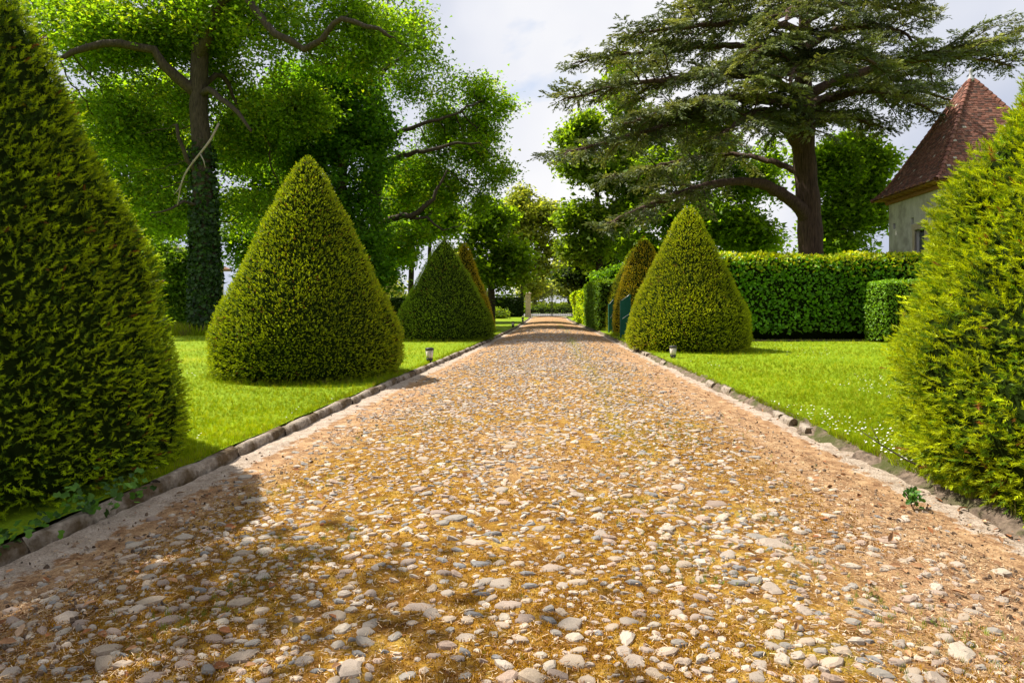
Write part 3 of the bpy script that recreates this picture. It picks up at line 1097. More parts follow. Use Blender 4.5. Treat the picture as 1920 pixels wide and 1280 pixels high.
TRI_V = np.array([(0.0, 0, 0), (0.42, 0.72, 0.06), (-0.34, 0.92, -0.04)])
TRI_F = np.array([(0, 1, 2)])


def leaves_mesh(centers, per, sigma, size, cols, probs, r, off, mat, droop=0.25, flat=0.8, cvar=0.22, name='crown'):
    n = len(centers) * per
    cid = np.repeat(np.arange(len(centers)), per)
    P = centers[cid] + r.normal(0, 1, (n, 3)) * np.array([sigma, sigma, sigma * 0.72])
    cl = palette(len(centers), cols, probs, cvar, r)
    tint = cl[cid] * np.exp(r.normal(0, 0.15, (n, 1)))
    d = r.normal(0, 1, (n, 3)); d[:, 2] = d[:, 2] * 0.5 - droop
    zh = np.array([0, 0, 1.0]) * flat + r.normal(0, 0.6, (n, 3))
    rot = frames(d, zh)
    v, f, c = scatter(TRI_V, TRI_F, P - np.array(off), rot, size * r.uniform(0.65, 1.4, n), tint)
    return mesh_np(name, v, f, M[mat], c)


def tree(name, label, base, trunk, limbs, lobes, n_attr=900, per=28, sigma=0.34, size=0.19, cols=None, probs=None, step=0.45, kill=0.75, infl=5.0,
         seed=1, bark='bark', mat='leaf', droop=0.25, gap=0.0, shell=0.45, start_z=None, maxdesc=4, tip=0.013, group=None, cat='tree', wobble=0.14, flat=0.8, cvar=0.22):
    r = np.random.default_rng(seed)
    root = empty(name, (base[0], base[1], base[2] if len(base) > 2 else 0))
    off = np.array([base[0], base[1], 0.0])
    tag(root, label, cat, group)
    sk = Skeleton()
    sk.chain(trunk, 0.5)
    for l in limbs:
        sk.chain(l, 0.45, attach=True)
    attr = lobes_points(lobes, n_attr, r, shell, gap, seed)
    sk.colonise(attr, step, infl, kill, seed=seed, start_z=start_z, wobble=wobble)
    sk.finish(tip, rmax=0.30)
    link('trunk', sk.wood(off).mesh('trunk', M[bark], True, off), root)
    pos = np.array(sk.pos)
    tips = np.concatenate([pos[(sk.desc <= maxdesc) & (np.array(sk.minr) <= 0)], attr[sk.reached]])
    print(name, 'clusters', len(tips), 'leaves', len(tips) * per)
    link('crown', leaves_mesh(tips, per, sigma, size, cols, probs, r, off, mat, droop, flat, cvar=cvar), root)
    return root, sk


def px_chain(rows, Y, dz=0.0):
    """rows (px, py, r[, dY])"""
    o = []
    for q in rows:
        yy = Y + (q[3] if len(q) > 3 else 0)
        p = W(q[0], q[1], yy)
        o.append((p[0], p[1], p[2] + dz, q[2]))
    return o


def px_lobes(rows, Y, dep=1.0, flat=0.85):
    """rows (px, py, radius px[, dY])"""
    o = []
    for q in rows:
        dy = q[3] if len(q) > 3 else 0
        p = W(q[0], q[1], Y + dy)
        rad = q[2] / F * (Y + dy)
        o.append((p[0], p[1], p[2], rad, rad * dep, rad * flat))
    return o


OAK = [(0.14, 0.245, 0.018), (0.195, 0.30, 0.022), (0.095, 0.18, 0.016), (0.28, 0.34, 0.028)]
OAKP = [4, 3, 3, 1.2]

# the big ivy clad oak
YT = 29.0
oak_trunk = px_chain([(388, 634, 0.80), (386, 600, 0.60), (384, 500, 0.52), (382, 380, 0.45), (378, 270, 0.41), (372, 180, 0.38), (376, 90, 0.36), (386, 0, 0.30), (380, -120, 0.22), (392, -240, 0.12)], YT)
oak_limbs = [
    px_chain([(372, 175, 0.27), (335, 148, 0.24, -0.4), (305, 118, 0.21, -0.8), (283, 92, 0.19, -1.0), (225, 84, 0.165, -1.6), (170, 92, 0.14, -2), (112, 106, 0.10, -2.4), (70, 85, 0.07, -2.8)], YT),
    px_chain([(374, 120, 0.25), (398, 40, 0.20, -1), (440, -10, 0.18, -2), (478, 15, 0.165, -2.6), (520, 62, 0.15, -3), (570, 92, 0.135, -3), (602, 78, 0.125, -3.1), (622, 45, 0.11, -3.3), (668, 40, 0.10, -3.6), (730, 70, 0.06, -4)], YT),
    px_chain([(377, 185, 0.16), (405, 172, 0.14, -0.8), (425, 195, 0.12, -1.2), (445, 205, 0.10, -1.5), (470, 240, 0.06, -2)], YT),
    px_chain([(377, 160, 0.14), (415, 140, 0.12, 1), (440, 185, 0.08, 1.5), (500, 260, 0.05, 2)], YT),
    px_chain([(380, 330, 0.14), (350, 300, 0.10, -0.6), (335, 235, 0.07, -0.9)], YT),
    px_chain([(384, 390, 0.10), (345, 382, 0.07, -1), (300, 400, 0.04, -1.5)], YT),
    px_chain([(376, 60, 0.2), (330, 0, 0.17, 1), (270, -50, 0.12, 2), (190, -70, 0.07, 3)], YT),
    px_chain([(386, 0, 0.2), (450, -90, 0.15, 2), (560, -130, 0.09, 3)], YT),
]
oak_lobes = px_lobes([(240, 40, 120, -1), (130, 30, 100, -2), (420, 60, 110, -1), (540, 40, 120, -2), (650, 60, 100, -3), (740, 60, 70, -3), (90, 90, 50, -2.5),
                      (230, 215, 70, 0), (215, 300, 75, 1), (290, 270, 75, 1), (320, 190, 60, -1.5), (310, 400, 55, 0), (255, 380, 45, 1), (470, 190, 90, 1), (500, 300, 95, 2), (460, 390, 70, 2), (545, 200, 80, 0), (530, 400, 60, 3),
                      (380, -110, 170, 0), (550, -120, 150, 0), (210, -110, 150, 1), (90, -60, 110, 0), (690, -60, 90, -2)], YT + 2.0, 1.0)
oak, oak_sk = tree('oak_tree', 'huge old oak with ivy covered trunk and bent limbs behind the left cones', (oak_trunk[0][0], oak_trunk[0][1]), oak_trunk, oak_limbs, oak_lobes,
                   n_attr=3000, per=48, sigma=0.45, size=0.175, cols=OAK, probs=OAKP, seed=21, tip=0.018, gap=0.38, start_z=5.0, kill=0.7)


def ivy_on(root, trunk, z1, n, r0, off, seed, size=0.17):
    r = np.random.default_rng(seed)
    cp = np.array(catmull(trunk, 0.2))
    k = np.searchsorted(cp[:, 2], r.uniform(0.15, z1, n) ** 1.0)
    k = np.clip(k, 0, len(cp) - 1)
    keep = r.random(n) < np.clip(1.35 - cp[k, 2] / z1, 0.1, 1)
    k = k[keep]; n = len(k)
    th = r.uniform(0, 2 * np.pi, n)
    nr = np.stack([np.cos(th), np.sin(th), np.zeros(n)], 1)
    P = cp[k, :3] + nr * (cp[k, 3] + 0.03 + r.random(n) ** 2 * r0)[:, None] + r.normal(0, 0.08, (n, 3)) * np.array([0, 0, 1])
    d = nr * 0.3 + r.normal(0, 0.5, (n, 3)) - np.array([0, 0, 0.6])
    tint = palette(n, [(0.02, 0.05, 0.010), (0.035, 0.08, 0.012), (0.05, 0.11, 0.014)], [3, 2, 1], 0.2, r)
    v, f, c = scatter(LEAF_W * np.array([1.5, 1, 1]), LEAF_F, P - off, frames(d, nr + r.normal(0, 0.4, (n, 3))), size * r.uniform(0.7, 1.3, n), tint)
    link('ivy', mesh_np('ivy', v, f, M['laurel'], c), root)


ivy_on(oak, oak_trunk, 8.5, 5600, 0.13, np.array([oak_trunk[0][0], oak_trunk[0][1], 0]), 5)
db = MB()
dead = catmull(px_chain([(410, 232, 0.075, -1.3), (395, 262, 0.08, -1.5), (375, 288, 0.07, -1.6), (352, 318, 0.06, -1.7), (340, 345, 0.05, -1.7), (333, 385, 0.03, -1.7)], YT), 0.3)
db.tube([p[:3] for p in dead], [p[3] * 0.62 for p in dead], 7)
for (a, b2) in (((375, 288), (385, 315)), ((352, 318), (362, 300)), ((340, 345), (326, 365))):
    db.tube([W(*a, YT - 1.6), W((a[0] + b2[0]) / 2 + 2, (a[1] + b2[1]) / 2, YT - 1.8), W(*b2, YT - 1.9)], [0.03, 0.022, 0.01], 5)
o = link('dead_branch', db.mesh('dead_branch', M['deadwood'], True, (oak_trunk[0][0], oak_trunk[0][1], 0)), oak)
o['label'] = 'pale bare dead branch hanging across the ivy trunk'


def simple_tree(name, label, px, Y, trunk, lobes, limbs=(), **kw):
    tr = px_chain(trunk, Y)
    tr[0] = (tr[0][0], tr[0][1], -0.2, tr[0][3])
    return tree(name, label, (tr[0][0], tr[0][1]), tr, [px_chain(l, Y) for l in limbs], px_lobes(lobes, Y + kw.pop('dyl', 0.0), kw.pop('dep', 1.0), kw.pop('fl', 0.85)), **kw)


# dense dark lime behind the pointed cone
simple_tree('lime_tree', 'dense dark leafy tree directly behind the tall left cone', 640, 35,
            35, 0) if False else None
simple_tree('lime_tree', 'dense dark green tree rising straight behind the tall left cone', 640, 35.0,
            [(640, 610, 0.35), (638, 480, 0.30), (642, 350, 0.24), (640, 230, 0.16), (645, 140, 0.08)],
            [(600, 170, 60), (650, 220, 75), (590, 290, 75), (670, 320, 75), (620, 380, 80), (690, 430, 60), (640, 470, 75), (560, 430, 60), (700, 500, 45), (600, 520, 60), (690, 250, 50), (655, 140, 50)],
            n_attr=1500, per=30, sigma=0.42, size=0.24, cols=[(0.08, 0.19, 0.014), (0.11, 0.23, 0.014), (0.06, 0.14, 0.012), (0.15, 0.26, 0.014)], probs=[3, 3, 3, 1], gap=0.3, seed=22, start_z=2.0, shell=0.6)

simple_tree('beech_tree', 'leafy tree filling the gap left of the ivy oak trunk', 270, 43.0,
            [(275, 608, 0.3), (272, 480, 0.26), (268, 340, 0.2), (262, 220, 0.1)],
            [(230, 200, 60), (300, 230, 65), (220, 290, 65), (310, 320, 60), (250, 370, 60), (320, 420, 40), (200, 370, 50), (330, 170, 50), (270, 150, 50), (180, 240, 40), (240, 450, 40)],
            n_attr=900, per=28, sigma=0.5, size=0.33, cols=OAK, probs=OAKP, seed=62, start_z=4.0, gap=0.33)
simple_tree('beech_tree', 'shady leafy tree filling the gap between ivy oak and tall left cone', 480, 42.0,
            [(484, 609, 0.3), (482, 480, 0.26), (478, 340, 0.2), (475, 220, 0.1)],
            [(450, 200, 60), (520, 230, 65), (440, 290, 55), (510, 320, 65), (460, 390, 60), (530, 420, 55), (440, 470, 45), (500, 500, 50), (470, 560, 40), (540, 150, 60)],
            n_attr=900, per=28, sigma=0.5, size=0.33, cols=[(0.11, 0.22, 0.012), (0.15, 0.26, 0.014), (0.08, 0.17, 0.012)], probs=[2, 2, 2], seed=63, start_z=2.0, gap=0.30)

# light oak leaning over the lane from the left
simple_tree('oak_tree', 'spreading light green oak leaning right towards the open sky', 700, 38.0,
            [(704, 606, 0.42), (702, 500, 0.36), (704, 420, 0.32), (706, 330, 0.27), (708, 240, 0.20), (715, 140, 0.13), (720, 40, 0.07)],
            [(760, 50, 60), (800, 105, 42), (880, 165, 50), (935, 200, 32), (850, 235, 62), (780, 215, 62), (895, 285, 50), (932, 325, 34), (800, 330, 65), (860, 355, 50), (745, 340, 50), (755, 150, 60), (720, 90, 60), (770, 0, 50), (690, 20, 60), (720, -60, 70), (910, 235, 40), (780, 440, 30), (745, 470, 30), (840, 400, 40), (890, 385, 35)],
            limbs=[[(707, 300, 0.2), (722, 268, 0.19, -0.5), (740, 252, 0.16, -0.8), (772, 239, 0.13, -1), (822, 225, 0.09, -1.2), (880, 200, 0.05, -1.4)],
                   [(706, 325, 0.2), (728, 308, 0.17, -1), (755, 294, 0.15, -1.5), (795, 286, 0.12, -2), (842, 272, 0.09, -2.2), (900, 270, 0.05, -2.5)],
                   [(704, 425, 0.2), (728, 412, 0.19, -1), (756, 406, 0.17, -1.5), (782, 398, 0.15, -1.8), (804, 383, 0.13, -2), (818, 356, 0.09, -2), (835, 320, 0.05, -2)],
                   [(756, 406, 0.1, -1.5), (800, 412, 0.08, -1.6), (830, 435, 0.05, -1.8)],
                   [(715, 140, 0.12), (760, 100, 0.09, -1), (800, 70, 0.05, -1.5)]],
            n_attr=2400, per=21, sigma=0.42, size=0.19, cols=[(0.15, 0.27, 0.010), (0.19, 0.31, 0.012), (0.11, 0.21, 0.010), (0.26, 0.31, 0.014)], probs=[3, 3, 2, 1], seed=23, tip=0.02, gap=0.45, start_z=3.5, kill=0.65, dyl=1.6)

# three slender trunks further back on the left
simple_tree('slender_tree', 'slender straight trunked tree between the tall and the shaded left cones', 771, 47.0,
            [(771, 604, 0.22), (771, 500, 0.2), (772, 410, 0.16), (775, 330, 0.08)], [(775, 360, 45), (750, 400, 35), (800, 420, 30), (740, 330, 40)], n_attr=320, per=34, sigma=0.4, size=0.32, cols=OAK, probs=OAKP, seed=24, start_z=5, gap=0.4)
simple_tree('slender_tree', 'second thin tree with trunk just left of the shaded cone tip', 806, 50.0,
            [(806, 602, 0.17), (805, 500, 0.15), (807, 420, 0.12), (800, 340, 0.06)], [(810, 370, 40), (830, 410, 35), (790, 440, 25)], n_attr=260, per=34, sigma=0.4, size=0.32, cols=OAK, probs=OAKP, seed=25, start_z=5, gap=0.4)
simple_tree('crooked_tree', 'crooked dark stemmed tree leaning right beside the tall left cone', 716, 44.0,
            [(716, 607, 0.22), (718, 540, 0.18), (724, 490, 0.15), (738, 455, 0.12), (746, 410, 0.06)], [(740, 470, 30), (725, 440, 35), (755, 440, 25), (715, 500, 25)], limbs=[[(726, 484, 0.07), (745, 480, 0.05), (768, 484, 0.03)]],
            n_attr=220, per=34, sigma=0.35, size=0.3, cols=OAK, probs=OAKP, seed=26, start_z=4, gap=0.4)

# trees near the gate, left
simple_tree('maple_tree', 'rounded mid green tree behind the slim golden cone', 922, 47.0,
            [(922, 604, 0.28), (922, 540, 0.24), (925, 480, 0.18), (925, 410, 0.08)], [(905, 430, 42), (945, 465, 48), (925, 400, 35), (950, 510, 38), (900, 490, 38), (930, 530, 26), (970, 490, 26), (880, 460, 35)],
            n_attr=600, per=18, sigma=0.5, size=0.34, cols=[(0.14, 0.23, 0.012), (0.18, 0.27, 0.014), (0.10, 0.17, 0.010)], probs=[3, 2, 2], gap=0.34, seed=27, start_z=1.5, shell=0.6)
simple_tree('plane_tree', 'tall airy pale green tree beside the gate pillar with visible branching', 985, 69.0,
            [(976, 594, 0.20), (979, 540, 0.19), (985, 490, 0.18), (990, 450, 0.14), (992, 400, 0.08)],
            [(960, 400, 30), (1000, 395, 36), (1035, 420, 26), (990, 440, 36), (1030, 460, 24), (950, 440, 30), (1010, 500, 26), (965, 490, 26), (1000, 540, 20), (975, 375, 25), (1045, 400, 16)],
            limbs=[[(986, 500, 0.16), (1000, 470, 0.13), (1018, 452, 0.10), (1040, 440, 0.05)], [(986, 490, 0.15), (972, 460, 0.11), (958, 430, 0.06)]],
            n_attr=900, per=18, sigma=0.45, size=0.38, cols=[(0.22, 0.25, 0.05), (0.27, 0.28, 0.07), (0.16, 0.20, 0.04)], probs=[3, 2, 2], seed=28, start_z=4, gap=0.33)
# beyond the gate: backlit paleness is put into the leaf colours
for i, (px, py, r_, Y, lab) in enumerate([(1002, 540, 20, 118, 'pale yellow green tree beyond the gate, seen left of its centre post'),
                                          (1066, 536, 20, 125, 'pale yellow green tree beyond the gate, seen right of its centre post'),
                                          (1090, 500, 40, 100, 'tall pale tree beyond the gate above the lime-yellow hedge'),
                                          (860, 520, 45, 120, 'far off tree seen left of the gate behind the mid green tree'),
                                          (700, 545, 40, 105, 'far off rounded tree seen low between left cone and dark hedge')]):
    simple_tree('far_tree', lab, px, Y, [(px, HZ + 1620 / Y + 1, 0.35), (px + 2, py + 10, 0.25), (px, py - r_ * 0.5, 0.12)],
                [(px, py, r_), (px - r_ * 0.8, py + 6, r_ * 0.6), (px + r_ * 0.7, py + 4, r_ * 0.65), (px + 4, py - r_ * 0.6, r_ * 0.6)],
                n_attr=320, per=26, sigma=0.9, size=0.55, cols=[(0.32, 0.35, 0.10), (0.27, 0.31, 0.09), (0.38, 0.39, 0.13)], probs=[2, 2, 1], seed=40 + i, start_z=1.0, step=0.8, kill=1.3, infl=9, cvar=0.15, group='trees beyond the gate')

# right background
simple_tree('ash_tree', 'tall loose pale green tree left of the cedar above the lane hedge', 1125, 46.0,
            [(1126, 605, 0.3), (1124, 500, 0.26), (1122, 400, 0.2), (1116, 300, 0.12), (1112, 220, 0.05)],
            [(1112, 240, 34), (1085, 310, 40), (1130, 320, 50), (1085, 400, 42), (1140, 410, 50), (1180, 280, 45), (1170, 360, 50), (1075, 470, 28), (1120, 480, 40), (1180, 180, 36), (1150, 130, 30), (1160, 220, 40), (1210, 240, 40), (1075, 260, 22)],
            n_attr=1400, per=22, sigma=0.45, size=0.32, cols=[(0.15, 0.23, 0.02), (0.20, 0.27, 0.03), (0.11, 0.18, 0.018)], probs=[3, 2, 2], seed=51, start_z=2.5, gap=0.42)
simple_tree('beech_tree', 'broad fresh green tree behind the low cedar limb', 1330, 44.0,
            [(1330, 606, 0.4), (1330, 500, 0.34), (1326, 400, 0.26), (1330, 310, 0.14), (1330, 250, 0.06)],
            [(1250, 320, 62), (1340, 290, 66), (1300, 400, 70), (1400, 370, 62), (1220, 410, 52), (1420, 440, 52), (1350, 450, 56), (1260, 460, 50), (1440, 300, 45), (1300, 240, 45), (1200, 470, 40)],
            n_attr=1800, per=22, sigma=0.45, size=0.31, cols=[(0.15, 0.25, 0.018), (0.19, 0.29, 0.022), (0.11, 0.19, 0.016)], probs=[3, 3, 2], seed=52, start_z=1.5, gap=0.42)
simple_tree('beech_tree', 'bright green round tree right of the cedar trunk before the tower', 1577, 38.0,
            [(1577, 610, 0.36), (1577, 500, 0.32), (1580, 420, 0.26), (1592, 340, 0.18), (1605, 270, 0.07)],
            [(1600, 280, 44), (1560, 340, 46), (1625, 330, 40), (1585, 400, 46), (1630, 410, 38), (1560, 450, 42), (1620, 460, 40), (1650, 300, 22), (1645, 370, 26), (1530, 300, 40), (1540, 400, 36)],
            n_attr=1200, per=26, sigma=0.38, size=0.28, cols=[(0.15, 0.26, 0.016), (0.19, 0.30, 0.02), (0.11, 0.19, 0.014)], probs=[3, 3, 2], seed=53, start_z=1.5, gap=0.36)
simple_tree('evergreen_tree', 'dark dense evergreen standing over the right lane hedge', 1100, 52.0,
            [(1100, 601, 0.25), (1100, 550, 0.22), (1102, 500, 0.15), (1100, 465, 0.06)], [(1085, 510, 26), (1115, 505, 30), (1100, 480, 28), (1130, 480, 28), (1150, 450, 30), (1065, 520, 14)],
            n_attr=520, per=36, sigma=0.45, size=0.3, cols=[(0.025, 0.05, 0.012), (0.04, 0.07, 0.014), (0.06, 0.09, 0.02)], probs=[3, 2, 1], seed=54, start_z=1.0, shell=0.7)
simple_tree('hazel_bush', 'bright fresh green bush over the end of the right lane hedge', 1135, 40.5,
            [(1137, 610, 0.1), (1137, 560, 0.09), (1135, 520, 0.05)], [(1135, 520, 18), (1155, 512, 16), (1122, 528, 12)],
            n_attr=160, per=34, sigma=0.22, size=0.2, cols=[(0.11, 0.22, 0.016), (0.14, 0.25, 0.016)], probs=[1, 1], seed=55, start_z=1.0, cat='bush')
# sunny shrubs behind the ivy oak
simple_tree('elder_bush', 'sunlit leafy bush behind the ivy oak next to the left edge cone', 320, 34.0,
            [(322, 618, 0.1), (320, 570, 0.08), (322, 500, 0.05)], [(320, 500, 34), (345, 540, 32), (310, 560, 32), (340, 590, 24), (300, 470, 30), (355, 480, 25)],
            n_attr=420, per=34, sigma=0.26, size=0.2, cols=[(0.11, 0.2, 0.02), (0.15, 0.23, 0.03), (0.07, 0.14, 0.02)], probs=[2, 2, 1], seed=56, start_z=0.4, cat='bush')
simple_tree('elder_bush', 'low light green bush on the left lawn before the dark gate hedge', 935, 60.0,
            [(935, 597, 0.08), (935, 590, 0.06), (935, 584, 0.04)], [(930, 588, 9), (942, 590, 8), (920, 590, 7)],
            n_attr=110, per=26, sigma=0.3, size=0.22, cols=[(0.15, 0.22, 0.03), (0.2, 0.25, 0.04)], probs=[1, 1], seed=57, start_z=0.1, cat='bush')
# a tree to the left of the camera, out of the picture, that throws the dappled shade on the near lane
simple_tree('lime_tree', 'tree left of the camera whose dappled shade falls on the near lane', 0, 6.0,
            [(-860, 840, 0.2), (-850, 300, 0.17), (-860, -200, 0.13), (-850, -900, 0.06)], [(-860, -1000, 200), (-700, -700, 200)], n_attr=5, per=1, seed=58, cols=OAK, probs=OAKP) if False else None
sx, sy = -7.9, 3.0
tree('lime_tree', 'leafy tree just outside the left edge whose shade dapples the near lane', (sx, sy),
     [(sx, sy, -0.2, 0.28), (sx + 0.05, sy, 3, 0.22), (sx + 0.3, sy + 0.3, 6, 0.18), (sx + 0.9, sy + 0.7, 9.5, 0.08)], [],
     [(-6.8, 4.2, 8.6, 1.3, 1.5, 1.1), (-7.6, 3.3, 9.4, 1.5, 1.6, 1.3), (-7.2, 2.2, 8.4, 1.4, 1.5, 1.2)],
     n_attr=600, per=7, sigma=0.34, size=0.16, cols=OAK, probs=OAKP, seed=59, start_z=4.5, gap=0.47)

# ------------------------------------------------------------------ the cedar


def cedar_tree():
    Y, KS = 33.0, 33.0 / 28.0
    r = np.random.default_rng(61)

    def px_chain(rows, Y):
        return globals()['px_chain']([(q[0], q[1], q[2] * KS, (q[3] if len(q) > 3 else 0) * KS) for q in rows], Y)
    trunk = px_chain([(1521, 622, 0.66), (1521, 560, 0.57), (1520, 470, 0.52), (1517, 400, 0.49), (1510, 320, 0.46), (1506, 250, 0.45), (1506, 150, 0.36), (1508, 60, 0.27), (1512, -40, 0.17), (1512, -130, 0.07)], Y)
    base = (trunk[0][0], trunk[0][1])
    off = np.array([*base, 0.0])
    root = empty('cedar_tree', (*base, 0))
    tag(root, 'giant flat tiered cedar with bare reddish trunk behind the laurel hedge', 'tree')
    wood = MB()
    cp = catmull(trunk, 0.4)
    wood.tube([p[:3] for p in cp], [p[3] * (1 + 0.05 * math.sin(i * 1.7)) for i, p in enumerate(cp)], 16)
    # limbs: pixel polylines (px, py, radius, dY)
    limbs = [
        [(1517, 415, 0.31), (1492, 385, 0.28, -0.4), (1462, 360, 0.25, -0.8), (1420, 343, 0.21, -1.2), (1360, 342, 0.16, -1.8), (1290, 358, 0.15, -2.4), (1220, 385, 0.10, -3.0), (1140, 420, 0.05, -3.6)],
        [(1506, 290, 0.30), (1478, 245, 0.26, -0.5), (1440, 222, 0.22, -1.2), (1380, 216, 0.18, -2), (1300, 224, 0.14, -2.8), (1200, 250, 0.10, -3.8), (1110, 275, 0.06, -4.4), (1040, 292, 0.03, -5)],
        [(1506, 180, 0.2), (1440, 150, 0.17, -1), (1350, 140, 0.14, -2), (1240, 150, 0.10, -3), (1140, 165, 0.06, -3.5), (1055, 188, 0.03, -4)],
        [(1507, 120, 0.2), (1430, 90, 0.16, 0.5), (1320, 88, 0.12, 1), (1210, 98, 0.08, 1.3), (1130, 108, 0.05, 1.5), (1072, 122, 0.03, 1.6)],
        [(1508, 60, 0.18), (1420, 40, 0.14, -0.8), (1320, 48, 0.10, -1.4), (1180, 62, 0.03, -2)],
        [(1510, 10, 0.14), (1430, -10, 0.11, 1), (1340, 5, 0.07, 1.6), (1260, 25, 0.03, 2)],
        [(1506, 200, 0.2), (1450, 190, 0.17, -2.2), (1360, 185, 0.13, -4.0), (1260, 205, 0.08, -5), (1170, 232, 0.04, -5.5)],
        [(1506, 230, 0.2), (1460, 215, 0.17, -1.8), (1420, 210, 0.14, -3.4), (1380, 235, 0.08, -4.6), (1330, 268, 0.04, -5.4)],
        [(1510, 330, 0.16), (1440, 300, 0.13, 1.8), (1350, 290, 0.10, 3), (1240, 310, 0.07, 4), (1130, 335, 0.03, 4.6)],
        # right side
        [(1506, 185, 0.24), (1550, 160, 0.21, -0.3), (1610, 138, 0.17, -0.6), (1690, 118, 0.13, -0.8), (1780, 108, 0.09, -1), (1850, 112, 0.05, -1.1), (1903, 126, 0.03, -1.1)],
        [(1690, 118, 0.10, -0.8), (1760, 96, 0.08, 0), (1830, 84, 0.05, 0.6), (1890, 76, 0.03, 1.0)],
        [(1506, 200, 0.2), (1560, 180, 0.17, 1.2), (1640, 165, 0.13, 2), (1720, 170, 0.08, 2.6), (1790, 190, 0.04, 3)],
        [(1506, 215, 0.2), (1550, 190, 0.17, -1.6), (1620, 170, 0.13, -2.8), (1700, 185, 0.07, -3.4), (1760, 215, 0.03, -3.8)],
        [(1506, 245, 0.18), (1550, 225, 0.14, -1), (1600, 222, 0.10, -1.6), (1655, 240, 0.04, -2)],
        [(1508, 90, 0.2), (1560, 60, 0.16, -0.6), (1620, 48, 0.12, -1), (1690, 60, 0.07, -1.2), (1728, 95, 0.03, -1.3)],
        [(1510, 40, 0.16), (1570, 12, 0.13, 1), (1650, 10, 0.09, 1.6), (1742, 40, 0.03, 2)],
        [(1511, -10, 0.14), (1570, -30, 0.11, -1), (1650, -30, 0.07, -1.6), (1735, 0, 0.03, -2)],
        [(1507, 120, 0.18), (1540, 100, 0.15, -2.2), (1580, 100, 0.11, -4), (1640, 118, 0.05, -5)],
        [(1507, 100, 0.18), (1480, 75, 0.15, -2.4), (1450, 75, 0.11, -4.2), (1420, 100, 0.05, -5.4)],
        [(1507, 150, 0.18), (1500, 125, 0.15, -2.8), (1490, 130, 0.10, -4.8), (1480, 158, 0.05, -6)],
        [(1506, 240, 0.15), (1500, 215, 0.12, -2.0), (1510, 220, 0.08, -3.6), (1530, 245, 0.04, -4.6)],
        [(1509, 40, 0.16), (1500, 15, 0.13, -2.5), (1480, 20, 0.08, -4.4), (1470, 45, 0.04, -5.4)],
        [(1512, -60, 0.12), (1440, -80, 0.09, -1), (1350, -60, 0.05, -1.5), (1290, -40, 0.03, -2)],
        [(1512, -60, 0.12), (1580, -80, 0.09, 0.5), (1660, -60, 0.04, 1)],
        [(1507, 140, 0.15), (1540, 120, 0.12, 2.5), (1580, 118, 0.08, 4.5), (1640, 135, 0.04, 6)],
        [(1507, 130, 0.15), (1470, 110, 0.12, 2.5), (1420, 112, 0.08, 4.5), (1350, 130, 0.04, 6)],
    ]
    P, D, SC, T = [], [], [], []
    GREEN = [(0.11, 0.145, 0.055), (0.14, 0.175, 0.06), (0.20, 0.225, 0.06), (0.09, 0.12, 0.055)]
    for li, rows in enumerate(limbs):
        c4 = np.array(catmull(px_chain(rows, Y), 0.3))
        ax, ar = c4[:, :3], c4[:, 3]
        wood.tube([p for p in ax + r.normal(0, 0.03, ax.shape)], [q * r.uniform(0.9, 1.12) for q in ar], 8)
        seglen = np.linalg.norm(np.diff(ax, axis=0), axis=1)
        s = np.concatenate([[0], np.cumsum(seglen)])
        tot = s[-1]
        start = 0.30 if li not in (0, 1) else (0.55 if li == 0 else 0.4)
        if rows[0][1] < 0 or tot < 6: start = 0.2
        t = start * tot
        side = 1
        hang = li in (0, 1, 8)
        while t < tot:
            k = min(np.searchsorted(s, t), len(ax) - 1)
            tang = unit(ax[min(k + 1, len(ax) - 1)] - ax[max(k - 1, 0)])
            hor = unit(np.cross(tang, [0, 0, 1.0]))
            rem = (tot - t) / tot
            ln = (0.55 + 2.1 * min(1, rem * 1.7) * (0.7 + 0.5 * r.random())) * (1.0 if tot > 6 else 0.75) * KS
            a = R(r.uniform(38, 72))
            d = tang * math.cos(a) + hor * side * math.sin(a) + np.array([0, 0, r.uniform(-0.05, 0.28)])
            if r.random() < 0.10: d = tang * 0.5 + np.array([0, 0, 0.5]) + hor * side * 0.4
            if hang and r.random() < 0.3: d = d * np.array([1, 1, 0.5]) + np.array([0, 0, -0.45])
            d = unit(d)
            n2 = max(3, int(ln / 0.26))
            pts = [ax[k]]
            dd = d.copy()
            for q in range(n2):
                dd = unit(dd + r.normal(0, 0.10, 3) + np.array([0, 0, -0.045 - 0.05 * (q / n2)]))
                pts.append(pts[-1] + dd * ln / n2)
            pts = np.array(pts)
            if ln > 0.8:
                wood.tube(pts, np.linspace(min(0.045, ar[k]), 0.008, len(pts)), 4)
            shade_c = np.array(GREEN[r.integers(len(GREEN))]) * math.exp(r.normal(0, 0.2))
            for q in range(1, len(pts)):
                dq = unit(pts[q] - pts[q - 1])
                hq = unit(np.cross(dq, [0, 0, 1.0]))
                for w in range(4):
                    sd = -1 if w % 2 else 1
                    tw = 0.19 + 0.6 * (1 - q / len(pts) * 0.65) * r.random()
                    aa = R(r.uniform(25, 75))
                    td = unit(dq * math.cos(aa) + hq * sd * math.sin(aa) + np.array([0, 0, r.uniform(-0.30, 0.22)]))
                    for e in np.arange(0.05, tw, 0.15):
                        P.append(pts[q] + td * e + r.normal(0, 0.03, 3) + np.array([0, 0, 0.05 - 0.25 * e * e]))
                        D.append(unit(td + r.normal(0, 0.22, 3) + np.array([0, 0, -0.1 - 0.3 * e])))
                        SC.append(r.uniform(0.20, 0.34))
                        T.append(shade_c * math.exp(r.normal(0, 0.16)))
            t += r.uniform(0.14, 0.30)
            side = -side
    P, D, SC, T = np.array(P), np.array(D), np.array(SC), np.array(T)
    VV, FF, CC, b = [], [], [], 0
    rot = frames(D, np.array([0, 0, 1.0]) + r.normal(0, 0.35, D.shape))
